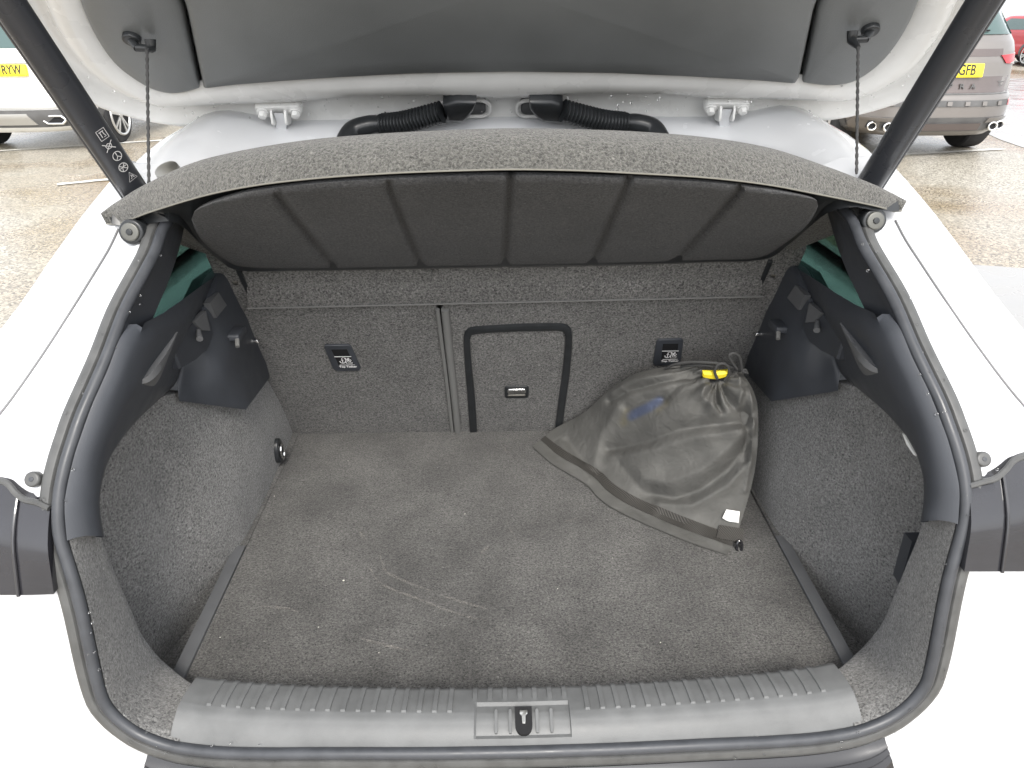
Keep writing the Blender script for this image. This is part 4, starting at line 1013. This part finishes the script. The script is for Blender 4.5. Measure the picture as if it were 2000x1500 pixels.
for k, v in enumerate(bagm.data.vertices):
    q = np.array(proj(np.array(v.co)+bb)); c = nylon.copy()
    f1 = math.exp(-(pdist(q, [(1232, 812), (1262, 798), (1288, 784)])/10)**4); f2 = .35*math.exp(-(pdist(q, [(1218, 826), (1225, 805)])/8)**2)+.3*math.exp(-(pdist(q, [(1285, 800), (1300, 786)])/7)**2)
    if q[1] < 840: c = c*(1-.75*f1)+np.array([.055, .075, .14])*.75*f1; c = c*(1-f2)+np.array([.13, .11, .05])*f2
    ca.data[k].color = (*c, 1)
# webbing strap
def web_mat():
    m, t, b_ = base_mat('webbing'); N, L = t.nodes, t.links
    tc = N.new('ShaderNodeTexCoord'); wv = N.new('ShaderNodeTexWave'); wv.inputs['Scale'].default_value = 110; wv.inputs['Distortion'].default_value = .4
    mp = N.new('ShaderNodeMapping'); mp.inputs['Rotation'].default_value = (0, 0, R(-32))
    L.new(tc.outputs['Object'], mp.inputs[0]); L.new(mp.outputs[0], wv.inputs['Vector'])
    mx = N.new('ShaderNodeMix'); mx.data_type = 'RGBA'; mx.inputs[6].default_value = (.022, .021, .019, 1); mx.inputs[7].default_value = (.065, .061, .054, 1)
    L.new(wv.outputs[1], mx.inputs[0]); L.new(mx.outputs[2], b_.inputs['Base Color']); b_.inputs['Roughness'].default_value = .75
    bp = N.new('ShaderNodeBump'); bp.inputs['Strength'].default_value = .6; bp.inputs['Distance'].default_value = .001; L.new(wv.outputs[1], bp.inputs['Height']); L.new(bp.outputs[0], b_.inputs['Normal'])
web_mat()
v0, v1 = .072, .142
rows = []
for u in np.linspace(0, 1, 90):
    k = .55+.45*u
    rows.append([bagsurf(u, v0*k+.03*(1-u), 0.0), bagsurf(u, v0*k+.03*(1-u), .0022), bagsurf(u, (v0+v1)/2*k+.03*(1-u), .0026), bagsurf(u, v1*k+.03*(1-u), .0022), bagsurf(u, v1*k+.03*(1-u), 0.0)])
mk('webbing_strap', *gridVF(rows), 'webbing', BAG, True, 50)
# folded tab, clip and label
GP = np.array([[*proj(p)] for r_ in G for p in r_]); GV = np.array([p for r_ in G for p in r_])
def bag_at(x, y, lift):
    k = int(np.argmin((GP[:, 0]-x)**2+(GP[:, 1]-y)**2)); d = np.linalg.norm(GV[k]-CAM)-lift; r0 = ray(x, y); return CAM+r0/np.linalg.norm(r0)*d
rows = [[bag_at(1405, 1025, .006), bag_at(1430, 1029, .008), bag_at(1453, 1033, .008)], [bag_at(1402, 1038, .006), bag_at(1428, 1043, .009), bag_at(1452, 1047, .009)], [bag_at(1399, 1050, .005), bag_at(1426, 1055, .006), bag_at(1449, 1060, .006)]]
rows2 = [[p+np.array([0, .001, -.003]) for p in r_] for r_ in rows[::-1]]
mk('strap_tab', *gridVF(rows+rows2, closed_v=True), 'webbing', BAG, True, 60)
c = bag_at(1444, 1068, .008); ring = [c+np.array([.005*math.cos(a), -.004*math.sin(a), -.011*math.sin(a)]) for a in np.linspace(0, 2*math.pi, 20, endpoint=False)]
mk('snap_hook', *tubeVF(ring, .0028, 8, True), 'gloss_black', BAG)
rows = []
for k, t_ in enumerate(np.linspace(0, 1, 6)):
    a = np.array((1419, 995))*(1-t_)+np.array((1445, 999))*t_; b = np.array((1411, 1011+5*math.sin(3*t_)))*(1-t_)+np.array((1443, 1021))*t_
    rows.append([bag_at(*a, .008), bag_at(*((a+b)/2), .012-.003*math.sin(5*t_)), bag_at(*b, .008)])
mk('care_label', *gridVF(rows+[[p+np.array([0, 0, -.0008]) for p in r_] for r_ in rows[::-1]], closed_v=True), 'care_label', BAG)
# yellow toggle and cords
ty = 1.205
rows = []
for t_ in np.linspace(0, 1, 14):
    x = 1373+49*t_; yc = 731+3*math.sin(math.pi*t_)-2*t_; hh = 4+3.2*math.sin(math.pi*(.15+.7*t_))
    a, b = ony(x, yc-hh, ty), ony(x, yc+hh, ty); rows.append([a, (a+b)/2+np.array([0, -.004, .002]), b, b+np.array([0, .006, 0]), a+np.array([0, .006, 0])])
mk('yellow_toggle', *gridVF(rows, closed_u=True), 'yellow', BAG, True, 40)
rows = []
for t_ in np.linspace(0, 1, 10):
    x = 1370+56*t_; rows.append([ony(x, 728-6*math.sin(math.pi*t_), ty+.01), ony(x, 742+3*math.sin(math.pi*t_), ty+.006)])
mk('neck_opening', *gridVF(rows), 'deep_black', BAG)
for pts, r_ in (([(1300, 720, 1.27), (1320, 711, 1.25), (1355, 707, 1.23), (1395, 709, 1.21), (1425, 715, 1.20), (1440, 722, 1.205)], .0028), ([(1330, 716, 1.26), (1350, 713, 1.24), (1385, 714, 1.22), (1410, 720, 1.21)], .0026),
                ([(1401, 740, 1.2), (1396, 725, 1.195), (1402, 713, 1.19), (1412, 710, 1.19), (1422, 717, 1.195), (1424, 731, 1.2), (1416, 742, 1.205)], .0028),
                ([(1440, 722, 1.20), (1428, 705, 1.19), (1424, 694, 1.185), (1432, 690, 1.185), (1442, 695, 1.19), (1447, 708, 1.195), (1449, 722, 1.2), (1456, 728, 1.2)], .0028), ([(1448, 726, 1.2), (1456, 722, 1.2), (1460, 730, 1.2)], .0022)):
    tube('drawcord', catmull([ony(x, y, d) for x, y, d in pts], 40), r_, 'cord', BAG, 8)

# ================================================================ parked cars
P_mat('pw_white', (.80, .80, .78), .2, coat=.5); P_mat('pw_silver', (.185, .172, .162), .28, metal=.3, coat=.5, var=.04, vscale=3); P_mat('pw_red', (.42, .012, .02), .22, coat=.6)
P_mat('car_glass', (.06, .10, .095), .05, spec=.8); P_mat('lens_red', (.42, .006, .016), .15, coat=.5); P_mat('plate_yellow', (.82, .66, .04), .45); P_mat('plate_black', (.02, .02, .02), .5)
P_mat('grey_plastic', (.10, .10, .10), .5, var=.15, vscale=8); P_mat('tyre', (.022, .022, .023), .8, bump=.3, bscale=60); P_mat('alloy', (.55, .55, .54), .3, metal=.8)
class SUV:
    LV = [(.24, .80, .10), (.30, .88, .05), (.42, .92, .0), (.55, .925, .0), (.62, .925, .01), (.68, .915, .06), (.80, .915, .085), (.95, .91, .10), (1.05, .90, .12), (1.13, .875, .15), (1.20, .845, .21), (1.35, .775, .34), (1.48, .70, .44), (1.54, .66, .46), (1.57, .60, .50), (1.595, .45, .60), (1.60, .1, .9)]
    LEN = 4.35; n = 5.0
    def __init__(s, off, scale, lift=0): s.o = np.array(off, float); s.k = scale
    def prm(s, z):
        zz = [l[0] for l in s.LV]; wd = np.interp(z, zz, [l[1] for l in s.LV]); yr = np.interp(z, zz, [l[2] for l in s.LV]); yf = s.LEN-.05-1.1*max(0, (z-1.0)/.6)*1.2
        return wd, yr, yf
    def rear(s, x, z, off=0):
        wd, yr, yf = s.prm(z); L_ = (yf-yr)/2; u = min(.999, abs(x)/wd); y = (yr+yf)/2-L_*(1-u**3.2)**(1/7.0) if True else 0
        return s.T(np.array([x, y-off, z]))
    def flank(s, sx, y, z, off=0):
        wd, yr, yf = s.prm(z); c = (yr+yf)/2; L_ = (yf-yr)/2; v = min(.999, abs(y-c)/L_); return s.T(np.array([sx*(wd*(1-v**7)**(1/3.2)+off), y, z]))
    def T(s, p): return s.o+np.array(p)*s.k
    def body(s, mat, par, zmin=None):
        rows = []
        for z in sorted(set([l[0] for l in s.LV]+list(np.linspace(.24, 1.59, 28)))):
            wd, yr, yf = s.prm(z); c = (yr+yf)/2; L_ = (yf-yr)/2; r_ = []
            for a in np.linspace(0, 2*math.pi, 72, endpoint=False):
                ca, sa = math.cos(a), math.sin(a); r_.append(s.T((wd*np.sign(ca)*abs(ca)**(2/3.2), c+L_*np.sign(sa)*abs(sa)**(2/7.0), z)))
            rows.append(r_)
        V, Fc = gridVF(rows, closed_u=True); n = 72; Fc.append(tuple(range(n))); Fc.append(tuple(range(len(V)-n, len(V))))
        return mk('body', V, Fc, mat, par, True, 60)
    def patch(s, name, mat, par, xz, off=.006, nx=14, nz=6):
        """xz: four corners (x,z) bl, br, tr, tl on the rear face"""
        bl, br, tr, tl = [np.array(p, float) for p in xz]; rows = []
        for v in np.linspace(0, 1, nz):
            r_ = []
            for u in np.linspace(0, 1, nx):
                p = bl*(1-u)*(1-v)+br*u*(1-v)+tr*u*v+tl*(1-u)*v; r_.append(s.rear(p[0], p[1], off))
            rows.append(r_)
        back = lambda r_: [p+np.array([0, .03*s.k, 0]) for p in r_]
        rows = [back(rows[0])]+rows+[back(rows[-1])]
        rows = [[r_[0]+np.array([0, .03*s.k, 0])]+r_+[r_[-1]+np.array([0, .03*s.k, 0])] for r_ in rows]
        return mk(name, *gridVF(rows), mat, par, True, 45)
    def side(s, name, mat, par, sx, yz, off=.006):
        bl, br, tr, tl = [np.array(p, float) for p in yz]; rows = []
        for v in np.linspace(0, 1, 7):
            rows.append([s.flank(sx, *(bl*(1-u)*(1-v)+br*u*(1-v)+tr*u*v+tl*(1-u)*v), off) for u in np.linspace(0, 1, 12)])
        return mk(name, *gridVF(rows), mat, par, True, 45)
    def wheels(s, par, ya=.88, yf=3.5, r=.34):
        for sx in (-1, 1):
            for y in (ya, yf):
                c = np.array([sx*.79, y, r]); pr = [(-.125, .78), (-.12, .93), (-.10, .985), (-.06, 1.0), (.06, 1.0), (.10, .985), (.12, .93), (.125, .78)]
                V, Fc = tubeVF([s.T(c+np.array([a*sx, 0, 0])) for a, _ in pr], [r*q*s.k for _, q in pr], 44)
                w_ = mk('wheel', V, Fc, 'tyre', par, True, 35)
                for gv in (-.07, -.035, 0, .035, .07):
                    pass
                cc = s.T(c+np.array([sx*.126, 0, 0])); fr = frame_axes(cc, (0, 1, 0), (sx, 0, 0)); rr = r*s.k
                parts = [tubeVF([loc(fr, rr*.70*math.cos(a), rr*.70*math.sin(a), .004) for a in np.linspace(0, 2*math.pi, 32, endpoint=False)], rr*.05, 8, True), slabVF(fr, [(rr*.12*math.cos(a), rr*.12*math.sin(a)) for a in np.linspace(0, 2*math.pi, 14, endpoint=False)], 0, .02, .004)]
                for k in range(10):
                    a = k//2*2*math.pi/5+(k % 2)*.38; d = np.array([math.cos(a), math.sin(a)]); e = np.array([-d[1], d[0]])
                    parts.append(slabVF(fr, [d*rr*.08+e*.012, d*rr*.70+e*.018, d*rr*.70-e*.018, d*rr*.08-e*.012], 0, .014, .004))
                mk('rim', *joinVF(*parts), 'alloy', w_)
                mk('brake_disc', *slabVF(fr, [(rr*.66*math.cos(a), rr*.66*math.sin(a)) for a in np.linspace(0, 2*math.pi, 28, endpoint=False)], -.03, .0008, 0), 'deep_black', w_)
                # arch
                arc = []
                for a in np.linspace(-.15, math.pi+.15, 26):
                    q_ = [s.flank(sx, y+rad*math.cos(a), max(.26, r+rad*math.sin(a)), .012) for rad in (.33, .40, .44)]; arc.append(q_)
                mk('wheel_arch', *gridVF(arc), 'grey_plastic', par, True, 50)
    def plate(s, par, cx, cz, txt, align, xo):
        p = s.rear(cx, cz, .02); p[1] -= .01; fr = frame_axes(p, (1, 0, 0), (0, -1, .12)); k = s.k
        k *= 1.16; o = slab('number_plate', fr, rrect(.52*k, .111*k, .012), -.03, .004, 'plate_yellow', par, .002)
        tf = (loc(fr, xo*k, 0, .0055), fr[1], fr[2], fr[3])
        mk('plate_lettering', *textVF(txt, .118*k, tf, .74, align, .0004, .003), 'plate_black', o, False)
        return o

# --- white car, left
s1 = SUV((-6.06, 9.48, 0), 1.04)
C1 = empty('parked_car', (-6.12, 10.4, 0), 'white car parked at the left with hexagonal exhaust tip and yellow plate ending RYW', 'car', 'cars parked behind the open hatchback')
s1.body('pw_white', C1); s1.wheels(C1)
s1.patch('rear_window', 'car_glass', C1, ((-.70, 1.16), (.70, 1.16), (.60, 1.46), (-.60, 1.46)), .012)
st_ = s1.patch('window_sticker', 'print_grey', C1, ((.50, 1.20), (.62, 1.20), (.60, 1.29), (.48, 1.29)), .018)
s1.patch('spoiler', 'pw_white', C1, ((-.64, 1.50), (.64, 1.50), (.60, 1.56), (-.60, 1.56)), .10)
s1.patch('boot_crease', 'grey_plastic', C1, ((-.74, .995), (.74, .995), (.74, 1.003), (-.74, 1.003)), .004)
s1.patch('boot_shut_line', 'grey_plastic', C1, ((-.66, .672), (.66, .672), (.66, .680), (-.66, .680)), .004)
for sx in (-1, 1):
    s1.patch('tail_lamp', 'lens_red', C1, ((sx*.58, 1.03), (sx*.88, 1.00), (sx*.86, 1.12), (sx*.60, 1.13)), .012, 16)
    s1.patch('fog_lamp', 'lens_red', C1, ((sx*.74, .545), (sx*.86, .55), (sx*.86, .60), (sx*.74, .585)), .010)
    # exhaust
    fr = frame_axes(s1.rear(sx*.54, .385, .02), (1, 0, 0), (0, -1, 0)); hx = [(-.145, 0), (-.09, .045), (.09, .045), (.145, 0), (.09, -.045), (-.09, -.045)]
    ex = mk('exhaust_tip', *tubeVF([loc(fr, x, y, .01) for x, y in resample([np.array(h) for h in hx+[hx[0]]], 36, True)], .014, 8, True), 'chrome', C1)
    slab('exhaust_bore', fr, [(x*.9, y*.85) for x, y in hx], -.05, .002, 'deep_black', ex)
s1.patch('bumper_insert', 'grey_plastic', C1, ((-.80, .30), (.80, .30), (.76, .50), (-.76, .50)), .008)
s1.patch('diffuser', 'alloy', C1, ((-.34, .33), (.34, .33), (.26, .46), (-.26, .46)), .020)
s1.patch('bumper_trim', 'alloy', C1, ((-.74, .515), (.74, .515), (.74, .540), (-.74, .540)), .016)
s1.plate(C1, .06, .93, '5 RYW', 'RIGHT', .215)
for tx, xx in (('mm', .02), ('M', .46)):
    pass
for sx in (-1, 1):
    s1.side('side_window', 'car_glass', C1, sx, ((.75, 1.14), (3.0, 1.10), (2.55, 1.48), (.85, 1.46)))
    s1.side('side_skirt', 'grey_plastic', C1, sx, ((1.3, .25), (3.1, .25), (3.1, .36), (1.3, .36)))
# --- silver car, right
s2c = SUV((5.05, 8.45, 0), 1.09)
C2 = empty('parked_car', (5.05, 9.4, 0), 'silver grey car parked at the right with twin round exhausts and yellow plate ending GFB', 'car', 'cars parked behind the open hatchback')
s2c.body('pw_silver', C2); s2c.wheels(C2)
s2c.patch('rear_window', 'car_glass', C2, ((-.72, 1.20), (.72, 1.20), (.60, 1.47), (-.60, 1.47)), .012)
s2c.patch('spoiler', 'pw_silver', C2, ((-.66, 1.50), (.66, 1.50), (.60, 1.56), (-.60, 1.56)), .12)
for sx in (-1, 1):
    tl_ = s2c.patch('tail_lamp', 'lens_red', C2, ((sx*.58, .935), (sx*.885, .905), (sx*.885, 1.03), (sx*.50, 1.01)), .014, 18)
    s2c.patch('lamp_clear', 'alloy', tl_, ((sx*.64, .932), (sx*.84, .912), (sx*.84, .94), (sx*.70, .95)), .018, 12)
    s2c.patch('fog_lamp', 'lens_red', C2, ((sx*.70, .535), (sx*.895, .54), (sx*.895, .60), (sx*.70, .585)), .012, 12)
    s2c.patch('window_pillar', 'gloss_black', C2, ((sx*.715, 1.20), (sx*.80, 1.20), (sx*.67, 1.48), (sx*.60, 1.48)), .013)
    for dx in (-.06, .07):
        fr = frame_axes(s2c.rear(sx*.62+dx, .335, .03), (1, 0, 0), (0, -1, 0))
        ex = mk('exhaust_tip', *tubeVF([loc(fr, .048*math.cos(a), .042*math.sin(a), .02) for a in np.linspace(0, 2*math.pi, 24, endpoint=False)], .011, 8, True), 'chrome', C2)
        slab('exhaust_bore', fr, [(.042*math.cos(a), .036*math.sin(a)) for a in np.linspace(0, 2*math.pi, 20, endpoint=False)], -.05, .006, 'deep_black', ex)
    s2c.patch('exhaust_surround', 'pw_silver', C2, ((sx*.44, .375), (sx*.80, .40), (sx*.82, .43), (sx*.46, .425)), .03)
    s2c.side('side_window', 'car_glass', C2, sx, ((.75, 1.17), (3.0, 1.13), (2.55, 1.49), (.85, 1.47)))
    s2c.side('side_skirt', 'grey_plastic', C2, sx, ((1.3, .25), (3.1, .25), (3.1, .36), (1.3, .36)))
P_mat('pw_reflect_diffuser', (.115, .095, .09), .25, metal=.3, coat=.5)  # pinkish-brown reflection put into the paint colour; the diffuser shares it
s2c.patch('boot_crease', 'pw_reflect_diffuser', C2, ((-.52, 1.00), (.52, 1.00), (.52, 1.07), (-.52, 1.07)), .003)  # reflection band across the boot, laid on as colour
s2c.patch('boot_lower_reflection', 'pw_reflect_diffuser', C2, ((-.70, .665), (.70, .665), (.80, .815), (-.80, .815)), .004)  # reflection on the lower boot, also done in colour
s2c.patch('boot_shut_line', 'grey_plastic', C2, ((-.68, .650), (.68, .650), (.68, .660), (-.68, .660)), .006)
s2c.patch('bumper_slot', 'grey_plastic', C2, ((-.70, .535), (.70, .535), (.70, .595), (-.70, .595)), .006)
for xx in np.linspace(-.56, .56, 7): s2c.patch('slot_bar', 'pw_silver', C2, ((xx-.025, .545), (xx+.025, .545), (xx+.025, .585), (xx-.025, .585)), .018, 4, 3)
s2c.patch('bumper_insert', 'grey_plastic', C2, ((-.84, .29), (.84, .29), (.82, .43), (-.82, .43)), .006)
s2c.patch('diffuser', 'pw_reflect_diffuser', C2, ((-.40, .30), (.40, .30), (.40, .37), (-.40, .37)), .022)
fr = frame_axes(s2c.rear(0, .725, .012), (1, 0, 0), (0, -1, .1))
for k, ch in enumerate('CUPRA'):
    f2 = (loc(fr, (-.24+.12*k)*1.06, 0, .004), fr[1], fr[2], fr[3]); mk('boot_letter', *textVF(ch, .075, f2, 1.25, 'CENTER', .004, .0006), 'grey_plastic', C2, False)
fr = frame_axes(s2c.rear(.55, .745, .014), (1, 0, 0), (0, -1, .1))
mk('boot_emblem', *joinVF(strokeVF(fr, [np.array(p) for p in ((-.035, .022), (.0, .02), (.035, .024))], .010, .004), strokeVF(fr, [np.array(p) for p in ((.0, .018), (-.012, -.01), (.004, -.026), (.018, -.012))], .009, .004)), 'grey_plastic', C2, False)
s2c.plate(C2, .0, .875, 'GFB', 'RIGHT', .19)
# wiper
a, b = s2c.rear(.05, 1.215, .03), s2c.rear(.36, 1.235, .03)
tube('wiper', [a, (a+b)/2+np.array([0, -.01, .012]), b], [.016, .011, .007], 'deep_black', C2, 8)
# --- red car beyond
s3 = SUV((16.9, 22.8, 0), .88)
C3 = empty('parked_car', (16.9, 23.5, 0), 'red car parked far off beyond the silver car', 'car', 'cars parked behind the open hatchback')
s3.body('pw_red', C3); s3.wheels(C3, r=.36)
s3.patch('rear_window', 'car_glass', C3, ((-.70, 1.18), (.70, 1.18), (.60, 1.46), (-.60, 1.46)), .012)
for sx in (-1, 1):
    s3.side('side_window', 'car_glass', C3, sx, ((.75, 1.15), (3.0, 1.11), (2.55, 1.48), (.85, 1.46)))
    s3.patch('tail_lamp', 'lens_red', C3, ((sx*.58, 1.0), (sx*.88, .98), (sx*.87, 1.09), (sx*.52, 1.07)), .014, 16)
    s3.side('side_skirt', 'deep_black', C3, sx, ((1.3, .25), (3.1, .25), (3.1, .36), (1.3, .36)))
s3.patch('bumper_insert', 'grey_plastic', C3, ((-.80, .28), (.80, .28), (.78, .46), (-.78, .46)), .008)
# lamp post
P0 = onz(1984, 105, 0); P0 = np.array([P0[0]*1.0, P0[1], 0])
PO = empty('lamp_post', tuple(P0), 'thin pale grey lamp post standing near the red car', 'lamp post')
mk('post', *tubeVF([P0, P0+np.array([0, 0, .9]), P0+np.array([0, 0, .92]), P0+np.array([.0, 0, 6])], [.11, .10, .065, .05], 14), 'concrete', PO)
mk('post_base', *slabVF(frame_axes(P0, (1, 0, 0), (0, 0, 1)), rrect(.34, .34, .04), 0, .03, .01), 'concrete', PO)
mk('lantern', *boxVF(P0+np.array([-.12, -.6, 5.95]), P0+np.array([.12, .1, 6.07]), .03), 'grey_plastic', PO)

# ================================================================ rain drops on the open car
parts = []
for k in range(230):
    u = rng.random(); x = rng.uniform(150, 1830); 
    yy_ = np.interp(x, [150, 250, 340, 600, 1000, 1400, 1640, 1730, 1830], [110, 185, 205, 195, 190, 192, 190, 160, 90])+rng.normal(0, 24)
    hi_ = np.interp(x, [150, 300, 400, 1000, 1567, 1690, 1830], [20, 172, 168, 140, 158, 150, 0])
    if yy_ < hi_ or yy_ > 238: continue
    P = ontg(x, yy_, .010); r_ = abs(rng.normal(.0011, .0005))+.0004; parts.append(sphereVF(P, r_, 7, 5))
for k in range(120):
    i = int(rng.integers(40, 130)); s = rng.choice([-1, 1]); bb_, nn_ = [(-.010, .0085), (-.0265, .0112), (-.040, .006), (.02, .004)][int(rng.integers(0, 4))]
    P = LOOP[i]+(bb_+rng.normal(0, .003))*LB[i]+nn_*LN[i]; P = P if s < 0 else mir(P); parts.append(sphereVF(P, abs(rng.normal(.0010, .0004))+.0004, 7, 5))
o = mk('rain_drops', *joinVF(*parts), 'water', CAR); o['kind'] = 'stuff'
